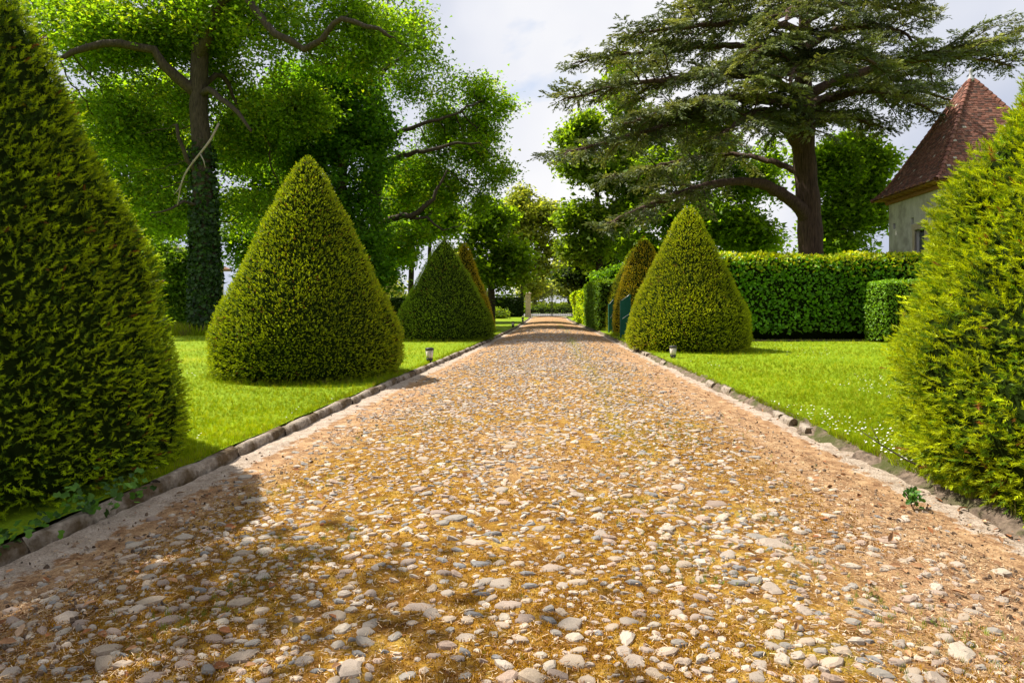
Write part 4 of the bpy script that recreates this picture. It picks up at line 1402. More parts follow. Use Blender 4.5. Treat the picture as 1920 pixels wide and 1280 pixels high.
    for t in range(4):
        tv, tf, tk = needle_spray(4, 0.30, 0.75, seed=70 + t, ln0=0.55)
        sl = slice(t, None, 4)
        v, f, c = scatter(tv, tf, P[sl] - off, rot[sl], SC[sl], T[sl], tk)
        VV.append(v); FF.append(f + b); CC.append(c); b += len(v)
    link('crown', mesh_np('crown', np.concatenate(VV), np.concatenate(FF), M['cedar'], np.concatenate(CC)), root)
    link('trunk', wood.mesh('trunk', M['cedarbark'], True, off), root)
    print('cedar sprays', len(P))


cedar_tree()

# ------------------------------------------------------------------ the tower


def tower():
    cx, cy, rz = 19.75, 27.55, R(-6.5)
    HW, ZT = 2.3, 6.05
    root = empty('tower', (cx, cy, 0), rz)
    tag(root, 'square pale tower with steep red tiled roof partly hidden by the right cone', 'tower')
    # walls: four slabs, with putlog holes and a window opening cut into the left one
    holes = [(-1.78, 4.95, 0.24, 0.26, False), (-0.14, 4.98, 0.26, 0.28, False), (1.56, 5.02, 0.26, 0.28, False), (0.48, 3.55, 0.80, 2.0, True)]

    def wall_with_openings(L_, H, ops, th=0.35):
        """in the plane u (length) and z, outside at depth 0, openings as reveals"""
        us = sorted({-L_, L_} | {o[0] - o[2] / 2 for o in ops} | {o[0] + o[2] / 2 for o in ops})
        zs = sorted({-0.2, H} | {o[1] - o[3] / 2 for o in ops} | {o[1] + o[3] / 2 for o in ops})
        vs, fs = [], []
        def quad(a, b, c, d):
            k = len(vs); vs.extend([a, b, c, d]); fs.append((k, k + 1, k + 2, k + 3))
        for i in range(len(us) - 1):
            for j in range(len(zs) - 1):
                uc, zc = (us[i] + us[i + 1]) / 2, (zs[j] + zs[j + 1]) / 2
                if any(abs(uc - o[0]) < o[2] / 2 and abs(zc - o[1]) < o[3] / 2 for o in ops):
                    continue
                quad((us[i], 0, zs[j]), (us[i + 1], 0, zs[j]), (us[i + 1], 0, zs[j + 1]), (us[i], 0, zs[j + 1]))
        for (u, z, w, h, _) in ops:
            a, b, c, d = u - w / 2, u + w / 2, z - h / 2, z + h / 2
            quad((a, 0, c), (a, th, c), (a, th, d), (a, 0, d))
            quad((b, th, c), (b, 0, c), (b, 0, d), (b, th, d))
            quad((a, 0, c), (b, 0, c), (b, th, c), (a, th, c))
            quad((a, 0, d), (a, th, d), (b, th, d), (b, 0, d))
        return vs, fs
    for k in range(4):
        ops = holes if k == 0 else [(0.0, 4.7, 0.26, 0.26, False)] if k == 1 else []
        vs, fs = wall_with_openings(HW, ZT, ops)
        a = -math.pi / 2 - 0 if k == 0 else (0 if k == 1 else math.pi / 2 if k == 2 else math.pi)
        # outward -y of the plane turned to face each side
        mb = MB()
        c, s = math.cos(a), math.sin(a)
        mb.add([(x * c - (y - HW) * s, x * s + (y - HW) * c, z) for x, y, z in vs], fs)
        link('wall', mb.mesh('wall', M['wall']), root)
        for (u, z, w, h, win) in ops:
            mb = MB()
            if win:
                mb.box((u, -HW + 0.24, z), (w, 0.03, h))
                sh = MB()
                for q in range(5):
                    sh.box((u - w / 2 + (q + 0.5) * w / 5, -HW + 0.20, z - 0.05), (w / 5 - 0.012, 0.035, h - 0.14))
                fr = MB()
                fr.box((u - w / 2 - 0.10, -HW + 0.03, z), (0.2, 0.09, h), bev=0.01)
                fr.box((u + w / 2 + 0.10, -HW + 0.03, z), (0.2, 0.09, h), bev=0.01)
                fr.box((u, -HW + 0.03, z + h / 2 + 0.13), (w + 0.5, 0.10, 0.26), bev=0.01)
                fr.box((u, -HW + 0.02, z - h / 2 - 0.07), (w + 0.5, 0.14, 0.14), bev=0.01)
                wo = link('window', mb.mesh('window', M['hole']), root, rot=(0, 0, a))
                link('shutter', sh.mesh('shutter', M['shutter']), wo)
                link('window_frame', fr.mesh('window_frame', M['quoin']), wo)
            else:
                mb.box((u, -HW + 0.30, z), (w, 0.03, h))
                link('pigeon_hole', mb.mesh('pigeon_hole', M['hole']), root, rot=(0, 0, a))
    # cornice and rafter ends
    mb = MB()
    mb.box((0, 0, ZT + 0.02), (2 * HW + 0.24, 2 * HW + 0.24, 0.16), bev=0.02)
    mb.box((0, 0, ZT + 0.33), (2 * HW + 0.5, 2 * HW + 0.5, 0.07), bev=0.01)
    link('cornice', mb.mesh('cornice', M['wood']), root)
    br = MB()
    br.add([(-0.11, 0.1, 0.0), (0.11, 0.1, 0.0), (0.11, 0.1, 0.19), (-0.11, 0.1, 0.19), (-0.11, -0.40, 0.11), (0.11, -0.40, 0.11), (0.11, -0.40, 0.19), (-0.11, -0.40, 0.19), (-0.11, -0.16, 0.0), (0.11, -0.16, 0.0)],
           [(0, 8, 4, 7, 3), (1, 2, 6, 5, 9), (0, 1, 9, 8), (8, 9, 5, 4), (4, 5, 6, 7), (3, 7, 6, 2), (0, 3, 2, 1)])
    bm_ = br.mesh('eave_bracket', M['wood'])
    for k in range(4):
        a = -math.pi / 2 + k * math.pi / 2
        for q in range(9):
            u = -HW - 0.1 + (q + 0.5) * (2 * HW + 0.2) / 9
            c, s = math.cos(a), math.sin(a)
            x, y = u, -HW - 0.12
            link('eave_bracket', bm_, root, (x * c - y * s, x * s + y * c, ZT + 0.10), (0, 0, a))
    # roof: sprocketed pyramid of plain tiles in real courses
    prof = np.array([(2.86, 6.24), (2.62, 6.42), (2.38, 6.72), (2.14, 7.13), (1.85, 7.66), (1.25, 8.78), (0.58, 10.05), (0.06, 11.0)])
    dl = np.linalg.norm(np.diff(prof, axis=0), axis=1)
    S = np.concatenate([[0], np.cumsum(dl)])
    course = 0.10
    r = np.random.default_rng(5)
    under = MB()
    n = len(prof)
    vs = [(sx * (h - 0.03), sy * (h - 0.03), z - 0.03) for h, z in prof for sx, sy in ((-1, -1), (1, -1), (1, 1), (-1, 1))]
    fs = [(3, 2, 1, 0)] + [(k * 4 + i, k * 4 + (i + 1) % 4, k * 4 + 4 + (i + 1) % 4, k * 4 + 4 + i) for k in range(n - 1) for i in range(4)] + [tuple((n - 1) * 4 + i for i in range(4))]
    under.add(vs, fs)
    roof = link('roof', under.mesh('roof', M['wood']), root)
    tv = np.array([(-.5, 0, 0), (.5, 0, 0), (.5, 1, 0), (-.5, 1, 0), (-.5, 0, 1), (.5, 0, 1), (.5, 1, .25), (-.5, 1, .25)])
    tf = np.array([(0, 1, 5, 4), (4, 5, 6, 7), (1, 2, 6, 5), (0, 4, 7, 3)])
    P, RT, SC, T = [], [], [], []
    TC = [(0.18, 0.072, 0.05), (0.22, 0.092, 0.063), (0.145, 0.063, 0.046), (0.26, 0.125, 0.09), (0.105, 0.06, 0.047)]
    for k in range(4):
        a = -math.pi / 2 + k * math.pi / 2
        c, s_ = math.cos(a), math.sin(a)
        rotz = np.array([[c, -s_, 0], [s_, c, 0], [0, 0, 1]])
        q = 0.0
        ci = 0
        while q < S[-1] - 0.1:
            h, z = np.interp(q, S, prof[:, 0]), np.interp(q, S, prof[:, 1])
            h2, z2 = np.interp(q + 0.16, S, prof[:, 0]), np.interp(q + 0.16, S, prof[:, 1])
            d = unit(np.array([0, h - h2, z2 - z]))
            nn = np.cross([1.0, 0, 0], d)
            rot = rotz @ np.stack([[1.0, 0, 0], d, nn], 1)
            wt_ = 0.14
            m = max(1, int(round(2 * h / wt_)))
            tw = 2 * h / m
            for i in range(m):
                u = -h + (i + (0.5 if ci % 2 == 0 else 0.0)) * tw
                if ci % 2 and i == 0: u += tw * 0.25
                P.append(rotz @ np.array([u, -h, z]) + rot @ np.array([0, 0, r.uniform(0, 0.006)]))
                RT.append(rot)
                SC.append((tw * (0.94 if not (ci % 2 and i == 0) else 0.5), 0.20, r.uniform(0.022, 0.034)))
                dark = 0.5 + 0.5 * vnoise(np.array([[u * 0.9 + k * 9, q * 0.5, 1.0]]), 3)[0]
                col_ = np.array(TC[r.integers(len(TC))]) * (0.55 + 0.6 * dark)
                if r.random() < 0.012: col_ = np.array((0.45, 0.42, 0.36))
                T.append(col_)
            q += course
            ci += 1
    v, f, c = scatter(tv, tf, np.array(P), np.array(RT), np.array(SC), np.array(T))
    o = link('roof_tile', mesh_np('roof_tile', v, f, M['tile'], c), roof)
    o['kind'] = 'stuff'
    # hip tiles, one row of half-round pieces per hip
    hv, hf, hc, b = [], [], [], 0
    for sx, sy in ((-1, -1), (1, -1), (1, 1), (-1, 1)):
        q = 0.0
        while q < S[-1] - 0.15:
            h, z = np.interp(q, S, prof[:, 0]), np.interp(q, S, prof[:, 1])
            h2, z2 = np.interp(q + 0.26, S, prof[:, 0]), np.interp(q + 0.26, S, prof[:, 1])
            A, B = np.array([sx * h, sy * h, z + 0.01]), np.array([sx * h2, sy * h2, z2 - 0.005])
            mbx = MB(); mbx.tube([A, B], [0.10, 0.075], 6)
            vv = np.array(mbx.v); ff = np.array([t for t in mbx.f if len(t) == 4])
            hv.append(vv); hf.append(ff + b); b += len(vv)
            hc.append(np.tile(np.array(TC[r.integers(4)]) * r.uniform(0.9, 1.35), (len(vv), 1)))
            q += 0.22
    o = link('hip_tile', mesh_np('hip_tile', np.concatenate(hv), np.concatenate(hf), M['tile'], np.concatenate(hc), True), roof)
    o['kind'] = 'stuff'
    mb = MB()
    mb.lathe((0, 0, 10.92), [(0.17, 0), (0.15, 0.1), (0.07, 0.22), (0.05, 0.42), (0.075, 0.47), (0.05, 0.53), (0.01, 0.62)], 10)
    link('finial', mb.mesh('finial', M['lead'], True), roof)


tower()

# low house at the far left
hx, hy = -28.6, 50.0
hroot = empty('house', (hx, hy, 0))
tag(hroot, 'low rendered house with red tiled roof glimpsed left of the ivy oak trunk', 'house')
mb = MB(); mb.box((0, 0, 2.0), (9, 7, 4.3)); link('wall', mb.mesh('wall', M['housewall']), hroot)
mb = MB()
mb.add([(-5, -4, 4.1), (5, -4, 4.1), (5, 4, 4.1), (-5, 4, 4.1), (-2.6, 0, 5.75), (2.6, 0, 5.75), (-5, -4, 4.25), (5, -4, 4.25), (5, 4, 4.25), (-5, 4, 4.25)],
       [(3, 2, 1, 0), (0, 1, 7, 6), (1, 2, 8, 7), (2, 3, 9, 8), (3, 0, 6, 9), (6, 7, 5, 4), (7, 8, 5), (8, 9, 4, 5), (9, 6, 4)])
hroof = link('roof', mb.mesh('roof', noisy('far_roof', (0.2, 0.09, 0.06), (0.36, 0.2, 0.14), 3, 0.9, 0.5, 0.05, (1, 4, 4))), hroot)
tc_ = MB()
for i in range(34):
    xx = -4.85 + i * 0.29
    k = max(0.0, min(1.0, (5 - abs(xx)) / 2.4))
    tc_.tube([(xx, -4.02, 4.27), (xx * (1 - 0.0), -4.02 + 4 * k, 4.27 + 1.5 * k)], [0.075, 0.06], 5)
o = link('roof_tile', tc_.mesh('roof_tile', noisy('far_tiles', (0.24, 0.11, 0.075), (0.42, 0.25, 0.18), 5, 0.9, 0.3)), hroof)
o['kind'] = 'stuff'
for xw in (-2.2, 1.6):
    mb = MB(); mb.box((xw, -3.5, 2.3), (0.9, 0.08, 1.3)); wf = link('window', mb.mesh('window', M['quoin']), hroot)
    mb = MB(); mb.box((xw, -3.55, 2.3), (0.7, 0.04, 1.1)); link('pane', mb.mesh('pane', M['hole']), wf)

# ------------------------------------------------------------------ gate and pillars
GY = 66.0


def pillar(x, label):
    root = empty('gate_pillar', (x, GY, 0))
    tag(root, label, 'pillar', 'stone gate pillars')
    mb = MB(); mb.box((0, 0, 0.12), (0.66, 0.66, 0.5), bev=0.03); link('plinth', mb.mesh('plinth', M['pillar']), root)
    for i in range(5):
        mb = MB(); mb.box((0, 0, 0.575 + i * 0.40), (0.52, 0.52, 0.392), bev=0.015); link('stone_block', mb.mesh('stone_block', M['pillar']), root)
    mb = MB(); mb.box((0, 0, 2.44), (0.68, 0.68, 0.13), bev=0.03); mb.box((0, 0, 2.56), (0.5, 0.5, 0.11), taper=0.6); link('cap', mb.mesh('cap', M['pillar']), root)


pillar(1.66, 'beige stone gate pillar at the end of the left kerb')
pillar(6.55, 'stone gate pillar on the right mostly behind the lime-yellow hedge')
gate = empty('entrance_gate', (4.1, GY, 0))
tag(gate, 'black wrought iron double gate closing the far end of the lane', 'gate')
bar_cache = {}
for sd in (-1, 1):
    W_ = 2.02
    fr = MB()
    top = lambda t: 1.75 + 1.15 * (t ** 1.7)      # t = 0 at hinge, 1 at centre
    xs = lambda t: sd * (W_ - t * (W_ - 0.03))
    for z in (0.12, 0.95, 1.12):
        fr.box((sd * (W_ + 0.03) / 2, 0, z), (W_ - 0.03, 0.03, 0.04))
    fr.box((sd * W_, 0, 1.0), (0.06, 0.06, 2.0))
    fr.box((sd * 0.055, 0, 1.5), (0.075, 0.06, 2.9))
    fr.tube([(xs(t), 0, top(t)) for t in np.linspace(0, 1, 10)], 0.025, 5)
    leaf = link('gate_leaf', fr.mesh('gate_leaf', M['iron']), gate)
    for i in range(1, 17):
        t = i / 17
        h = round(top(t) + 0.10, 2)
        if h not in bar_cache:
            b = MB(); b.box((0, 0, (0.1 + h) / 2), (0.022, 0.022, h - 0.1)); b.lathe((0, 0, h), [(0.018, 0), (0.026, 0.03), (0.003, 0.12)], 5)
            bar_cache[h] = b.mesh('bar', M['iron'])
        link('bar', bar_cache[h], leaf, (xs(t), 0.0, 0))
        if i % 2 == 0:
            continue
        b = MB(); b.box((0, 0, 0.53), (0.016, 0.016, 0.84))
        link('bar', b.mesh('bar', M['iron']), leaf, (xs(t + 0.5 / 17), 0.0, 0))

# green sheet metal gate leaves by the golden cone
def green_panel(label, x, y, h, w, rz):
    root = empty('metal_gate', (x, y, 0), rz)
    tag(root, label, 'gate', 'green metal gate leaves')
    mb = MB()
    mb.add([(0, -0.02, 0.12), (w, -0.02, 0.12), (w, -0.02, h), (w * 0.55, -0.02, h * 0.93), (0.0, -0.02, h * 0.86), (0, 0.02, 0.12), (w, 0.02, 0.12), (w, 0.02, h), (w * 0.55, 0.02, h * 0.93), (0.0, 0.02, h * 0.86)],
           [(0, 1, 2, 3, 4), (9, 8, 7, 6, 5), (0, 5, 6, 1), (1, 6, 7, 2), (2, 7, 8, 3), (3, 8, 9, 4), (4, 9, 5, 0)])
    link('sheet', mb.mesh('sheet', M['greenmetal']), root)
    mb = MB(); mb.box((w + 0.03, 0, h / 2), (0.07, 0.07, h + 0.06), bev=0.008); mb.box((-0.02, 0, h * 0.43), (0.05, 0.06, h * 0.88), bev=0.008)
    link('post', mb.mesh('post', M['greenmetal']), root)
    mb = MB(); mb.tube([(0.02, -0.05, h * 0.44), (w * 0.5, -0.06, h * 0.50), (w - 0.02, -0.05, h * 0.55)], 0.012, 6); link('bolt', mb.mesh('bolt', M['steel']), root)
    mb = MB(); mb.tube([(0.0, -0.035, h * 0.87), (w * 0.55, -0.035, h * 0.94), (w, -0.035, h * 1.005)], 0.015, 5); link('top_rail', mb.mesh('top_rail', M['steel']), root)


green_panel('green sheet metal gate leaf in front of the golden right cone', 4.42, 25.9, 1.72, 0.36, R(20))
green_panel('narrow green metal gate post and leaf before the dull green right cone', 4.62, 30.4, 1.55, 0.18, R(20))

# ------------------------------------------------------------------ path lamps


def path_lamp(label, x, y, s=1.0, first=[None]):
    root = empty('path_lamp', (x, y, 0))
    tag(root, label, 'garden lamp', 'low path lamps beside the lane')
    if first[0] is None:
        a = MB(); a.lathe((0, 0, 0), [(0.045, -0.05), (0.045, 0.03), (0.07, 0.035), (0.075, 0.085), (0.06, 0.09)], 14)
        b = MB(); b.lathe((0, 0, 0), [(0.058, 0.088), (0.074, 0.13), (0.086, 0.27)], 14)
        c = MB(); c.lathe((0, 0, 0), [(0.094, 0.268), (0.098, 0.285), (0.092, 0.31), (0.06, 0.322), (0.0, 0.326)], 14)
        d = MB()
        for q in range(6):
            t = q * math.pi / 3
            d.tube([(0.062 * math.cos(t), 0.062 * math.sin(t), 0.09), (0.089 * math.cos(t), 0.089 * math.sin(t), 0.27)], 0.004, 4)
        first[0] = [('lamp_base', a.mesh('lamp_base', M['blackplastic'], True)), ('lamp_glass', b.mesh('lamp_glass', M['lampglass'], True)), ('lamp_cap', c.mesh('lamp_cap', M['blackplastic'], True)), ('guard', d.mesh('guard', M['blackplastic'], True))]
    for nm, me in first[0]:
        o = link(nm, me, root)
    root.scale = (s, s, s)


path_lamp('black capped cream path lamp on the right lawn in front of the plump cone', 4.0, 15.9)
path_lamp('black capped path lamp on the left lawn between tall and shaded cones', -1.92, 14.9, 1.05)
path_lamp('distant path lamp at the left kerb beyond the shaded cone', 0.06, 37.5, 1.05)
path_lamp('most distant path lamp by the left kerb nearest the gate', 0.82, 49.0, 1.05)

# ------------------------------------------------------------------ grass, daisies, litter, moss, ivy
CONES = [(-4.7, 4.95, 1.75), (-3.94, 12.36, 1.6), (-2.61, 24.7, 1.8), (-2.45, 33, 1.45), (4.86, 4.6, 1.6), (5.28, 19.2, 1.7), (5.7, 27.6, 1.2), (6.2, 32.4, 1.4)]


def clear_of(x, y, pad=0.0):
    ok = np.ones(len(x), bool)
    for cx, cy, rr in CONES:
        ok &= (x - cx) ** 2 + (y - cy) ** 2 > (rr + pad) ** 2
    return ok


def lawn_points(n, y0, y1, side, seed, power=2.0):
    r = np.random.default_rng(seed)
    u = r.random(n)
    y = (y0 ** (1 - power) + u * (y1 ** (1 - power) - y0 ** (1 - power))) ** (1 / (1 - power)) if power != 1 else y0 * (y1 / y0) ** u
    lim = 0.86 * y
    if side < 0:
        a, b = -lim - 0.3, XL(y) - 0.14
    else:
        a, b = XR(y) + 0.04, lim + 0.3
    x = a + (b - a) * r.random(n)
    ok = (b > a) & clear_of(x, y, -0.05)
    return x[ok], y[ok]


BL_V = np.array([(-0.09, 0, 0.0), (0.09, 0, 0.0), (0.02, 0.12, 1.0), (0.15, 0.1, 0), (0.3, 0.1, 0), (0.42, -0.2, 0.8), (-0.3, 0.05, 0), (-0.16, 0.05, 0), (-0.45, 0.25, 0.75)])
BL_F = np.array([(0, 1, 2), (3, 4, 5), (6, 7, 8)])


def grass_patch(name, x, y, z, h, cols, seed):
    r = np.random.default_rng(seed)
    n = len(x)
    a = r.uniform(0, 2 * np.pi, n)
    c, s = np.cos(a), np.sin(a)
    rot = np.zeros((n, 3, 3))
    rot[:, 0, 0] = c; rot[:, 0, 1] = -s; rot[:, 1, 0] = s; rot[:, 1, 1] = c; rot[:, 2, 2] = 1
    rot[:, 0, 2] = r.normal(0, 0.25, n); rot[:, 1, 2] = r.normal(0, 0.25, n)
    pn = vnoise(xy3(x * 0.45, y * 0.45), 41)
    tint = palette(n, cols, [1] * len(cols), 0.16, r) * (0.75 + 0.5 * pn)[:, None]
    sc = h * r.uniform(0.6, 1.4, (n, 1)) * np.array([[0.7, 0.7, 1.0]])
    v, f, cc = scatter(BL_V, BL_F, np.stack([x, y, np.zeros(n) + z], 1), rot, sc, tint, np.tile([0.8, 0.8, 1.1], 3))
    return mesh_np(name, v, f, M['grass'], cc)


GC = [(0.23, 0.32, 0.004), (0.28, 0.355, 0.004), (0.18, 0.275, 0.004), (0.36, 0.37, 0.014)]
xs1, ys1 = lawn_points(52000, 5.0, 30, -1, 1, 1.9)
hh = 0.028 + 0.0022 * ys1
tag(link('grass', grass_patch('grass', xs1, ys1, 0.0, hh[:, None], GC, 2)), 'short mown grass of the left lawn', 'grass', kind='stuff')
xs2, ys2 = lawn_points(58000, 5.0, 26, 1, 3, 1.7)
hh = 0.028 + 0.0022 * ys2
tag(link('grass', grass_patch('grass', xs2, ys2, 0.0, hh[:, None], GC, 4)), 'short mown grass of the right lawn', 'grass', kind='stuff')

# longer grass at edges: round the cone feet, against the kerb, at the oak's foot
ex, ey, eh = [], [], []
r = np.random.default_rng(9)
for (cx, cy, rr), n, hgt in zip(CONES, (0, 900, 900, 250, 350, 700, 400, 300), (0, 0.10, 0.13, 0.15, 0.09, 0.09, 0.2, 0.2)):
    a = r.uniform(0, 2 * np.pi, n); q = rr + r.normal(0.12, 0.09, n)
    ex.append(cx + np.cos(a) * q); ey.append(cy + np.sin(a) * q); eh.append(np.full(n, hgt))
n = 3200
yy = 4.5 * (30 / 4.5) ** r.random(n)
ex.append(XL(yy) - 0.14 - np.abs(r.normal(0, 0.05, n))); ey.append(yy); eh.append(np.full(n, 0.065))
yy = 4.5 * (30 / 4.5) ** r.random(n)
ex.append(XR(yy) + lawn_edge_noise(yy) - 0.01 + np.abs(r.normal(0, 0.06, n))); ey.append(yy); eh.append(np.full(n, 0.06))
n = 1600
ex.append(-13.8 + r.normal(-1.6, 1.5, n)); ey.append(28.6 + r.normal(0, 0.7, n)); eh.append(np.full(n, 0.45))
ex, ey, eh = map(np.concatenate, (ex, ey, eh))
inl = (ex < XL(ey) - 0.1) | (ex > XR(ey))
tag(link('long_grass', grass_patch('long_grass', ex[inl], ey[inl], -0.02, eh[inl][:, None], GC[:3] + [(0.2, 0.19, 0.05)], 5)), 'longer untrimmed grass along kerb and cone feet', 'grass', kind='stuff')

# grass tufts growing in the lane
r = np.random.default_rng(19)
tx, ty = [], []
for px, py, k, sp in [(1500, 1055, 60, .10), (1430, 975, 40, .10), (560, 1075, 60, .10), (500, 1040, 50, .10), (1850, 1215, 90, .14), (1660, 1130, 40, .1), (1270, 825, 120, .2), (1290, 800, 80, .2), (820, 800, 70, .2), (440, 1110, 40, .08), (330, 1190, 30, .07),
                      (1640, 1225, 40, .1), (1720, 1180, 40, .1), (640, 1010, 40, .1), (520, 915, 30, .1), (1100, 700, 60, .5), (1140, 690, 60, .4), (1170, 740, 90, .3), (350, 1150, 40, .1), (590, 900, 20, .1), (1230, 1060, 20, .08)]:
    Y = 1620 / (py - HZ)
    tx.append((px - 960) / F * Y + r.normal(0, sp, k)); ty.append(Y + r.normal(0, sp * 1.3, k))
n = 900
yy = 3 + 20 * r.random(n) ** 1.5
tx.append(XL(yy) + (XR(yy) - XL(yy)) * (0.62 + r.normal(0, 0.03, n))); ty.append(yy)
n = 500
yy = 2.3 + 12 * r.random(n)
tx.append(XL(yy) + (XR(yy) - XL(yy)) * r.uniform(0.15, 0.9, n)); ty.append(yy)
tx, ty = np.concatenate(tx), np.concatenate(ty)
m = (ty > 2) & (tx > XL(ty) + 0.05) & (tx < XR(ty) - 0.05)
tx, ty = tx[m], ty[m]
tag(link('grass_tufts', grass_patch('grass_tufts', tx, ty, lane_z(tx, ty), 0.026 + 0.0012 * ty[:, None], [(0.16, 0.22, 0.03), (0.22, 0.26, 0.05), (0.12, 0.18, 0.03)], 6)),
    'small grass tufts sprouting between the cobbles of the lane', 'grass', kind='stuff')

# daisies
dv, df = [(0, 0, 0.25)], []
for i in range(7):
    a = 2 * math.pi * i / 7
    dv.append((math.cos(a) * 0.5, math.sin(a) * 0.5, 0.12))
for i in range(7):
    df.append((0, 1 + i, 1 + (i + 1) % 7))
xa, ya = lawn_points(900, 5, 14, -1, 31, 1.5)
xb, yb = lawn_points(2200, 5, 22, 1, 32, 1.4)
x, y = np.concatenate([xa, xb]), np.concatenate([ya, yb])
k = vnoise(xy3(x * 0.9, y * 0.5), 45) > 0.67
x, y = x[k], y[k]
rot = frames(np.tile([0, 1.0, 0], (len(x), 1)), np.array([0, 0, 1.0]) + rng.normal(0, 0.35, (len(x), 3)))
v, f, c = scatter(dv, df, np.stack([x, y, 0.035 + 0.012 * rng.random(len(x))], 1), rot, 0.019 * rng.uniform(0.7, 1.3, len(x)), np.tile([0.75, 0.73, 0.66], (len(x), 1)))
tag(link('daisies', mesh_np('daisies', v, f, M['petal'], c)), 'tiny white daisies scattered over both lawns', 'flowers', kind='stuff')

# dry litter, needles and straw
ST_V = np.array([(-0.5, 0, 0), (0.5, 0, 0), (0.35, 1, 0.02), (-0.35, 1, 0.0)])
ST_F = np.array([(0, 1, 2, 3)])


def lane_points(n, y0, y1, seed, centre_keep):
    r = np.random.default_rng(seed)
    y = (1 / y0 + r.random(n) * (1 / y1 - 1 / y0)) ** -1
    u = r.uniform(0.02, 0.98, n)
    x = XL(y) + u * (XR(y) - XL(y))
    e = np.clip(np.abs(u - 0.48) * 2.1, 0, 1)
    keep = (r.random(n) < centre_keep + (1 - centre_keep) * e ** 2.0) & (np.abs(x / y) < 0.86)
    gut = np.minimum(u, 1 - u) < 0.085
    keep &= ~(gut & (r.random(n) < 0.8))
    return x[keep], y[keep], u[keep]


x, y, u = lane_points(170000, 2.1, 15, 51, 0.25)
n = len(x)
a = rng.uniform(0, 2 * np.pi, n)
d = np.stack([np.cos(a), np.sin(a), rng.normal(0, 0.16, n)], 1)
zz = lane_z(x, y) + lane_bumps(x, y) + 0.004 + 0.008 * rng.random(n)
tint = palette(n, [(0.50, 0.35, 0.20), (0.36, 0.22, 0.11), (0.20, 0.10, 0.05), (0.11, 0.06, 0.035), (0.58, 0.45, 0.29), (0.30, 0.13, 0.045)], [3, 3, 2.2, 1.6, 1.6, 1], 0.2)
ln = rng.uniform(0.010, 0.034, n) * (0.7 + 0.05 * y)
wd = rng.uniform(0.0014, 0.0036, n) * (0.8 + 0.10 * y)
v, f, c = scatter(ST_V, ST_F, np.stack([x, y, zz], 1), frames(d, np.array([0, 0, 1.0]) + rng.normal(0, 0.3, (n, 3))), np.stack([wd, ln, ln], 1), tint)
tag(link('leaf_litter', mesh_np('leaf_litter', v, f, M['litter'], c)), 'dry straw and needle litter strewn over the lane', 'litter', kind='stuff')

# moss: short upright tips between the stones
MO_V = np.array([(-0.18, 0, 0), (0.18, 0, 0), (0.1, 0.1, 1), (-0.35, -0.25, 0), (-0.1, -0.3, 0), (-0.4, -0.3, 0.8), (0.2, -0.3, 0), (0.42, -0.2, 0), (0.5, -0.35, 0.85)])
x, y, u = lane_points(88000, 2.1, 9.5, 52, 1.0)
k = (np.abs(u - 0.47) < 0.33 + 0.06 * rng.random(len(x))) & (vnoise(xy3(x * 1.6, y * 1.6), 46) + 0.3 * rng.random(len(x)) > 0.60)
x, y = x[k], y[k]
n = len(x)
a = rng.uniform(0, 2 * np.pi, n)
rot = np.zeros((n, 3, 3)); rot[:, 0, 0] = np.cos(a); rot[:, 0, 1] = -np.sin(a); rot[:, 1, 0] = np.sin(a); rot[:, 1, 1] = np.cos(a); rot[:, 2, 2] = 1
rot[:, 0, 2] = rng.normal(0, 0.4, n); rot[:, 1, 2] = rng.normal(0, 0.4, n)
zn = vnoise(xy3(x * 1.1, y * 1.1), 47)
mc = np.array([(0.30, 0.15, 0.014)]) * (1 - zn[:, None]) + np.array([(0.46, 0.30, 0.03)]) * zn[:, None]
mc = mc * np.exp(rng.normal(0, 0.32, (n, 1)))
br = rng.random(n) < 0.25
mc[br] = np.array([0.20, 0.09, 0.02]) * np.exp(rng.normal(0, 0.25, (br.sum(), 1)))
sc = np.stack([0.017 + 0.0014 * y, 0.017 + 0.0014 * y, rng.uniform(0.007, 0.016, n)], 1)
v, f, c = scatter(MO_V, BL_F, np.stack([x, y, lane_z(x, y) + lane_bumps(x, y) - 0.001], 1), rot, sc, mc, np.tile([0.8, 0.8, 1.15], 3))
tag(link('moss', mesh_np('moss', v, f, M['grass'], c)), 'golden brown moss growing between the cobbles', 'moss', kind='stuff')

# dark crumbs of earth along both gutters
n = 2000
r = np.random.default_rng(71)
yy = (1 / 2.2 + r.random(n) * (1 / 26 - 1 / 2.2)) ** -1
sidek = r.random(n) < 0.5
u = np.where(sidek, np.abs(r.normal(0.10, 0.05, n)), 1 - np.abs(r.normal(0.105, 0.045, n)))
x = XL(yy) + u * (XR(yy) - XL(yy))
k = (u > 0.004) & (u < 0.996)
x, yy = x[k], yy[k]; n = len(x)
tv, tf = cobble_template(900, 6)
rot = frames(r.normal(0, 1, (n, 3)) * np.array([1, 1, 0.3]), np.array([0, 0, 1.0]) + r.normal(0, 0.4, (n, 3)))
s_ = np.clip(r.lognormal(math.log(0.015), 0.45, n), 0.006, 0.034)
tint = palette(n, [(0.08, 0.05, 0.03), (0.14, 0.09, 0.055), (0.22, 0.15, 0.095), (0.34, 0.28, 0.22)], [2, 3, 3, 2], 0.2, r)
v, f, c = scatter(tv, tf, np.stack([x, yy, lane_z(x, yy) + 0.006], 1), rot, np.stack([s_, s_, s_ * 0.3], 1), tint)
tag(link('earth_crumbs', mesh_np('earth_crumbs', v, f, M['stone'], c)), 'dark crumbs of earth and grit along the gutters', 'earth', kind='stuff')

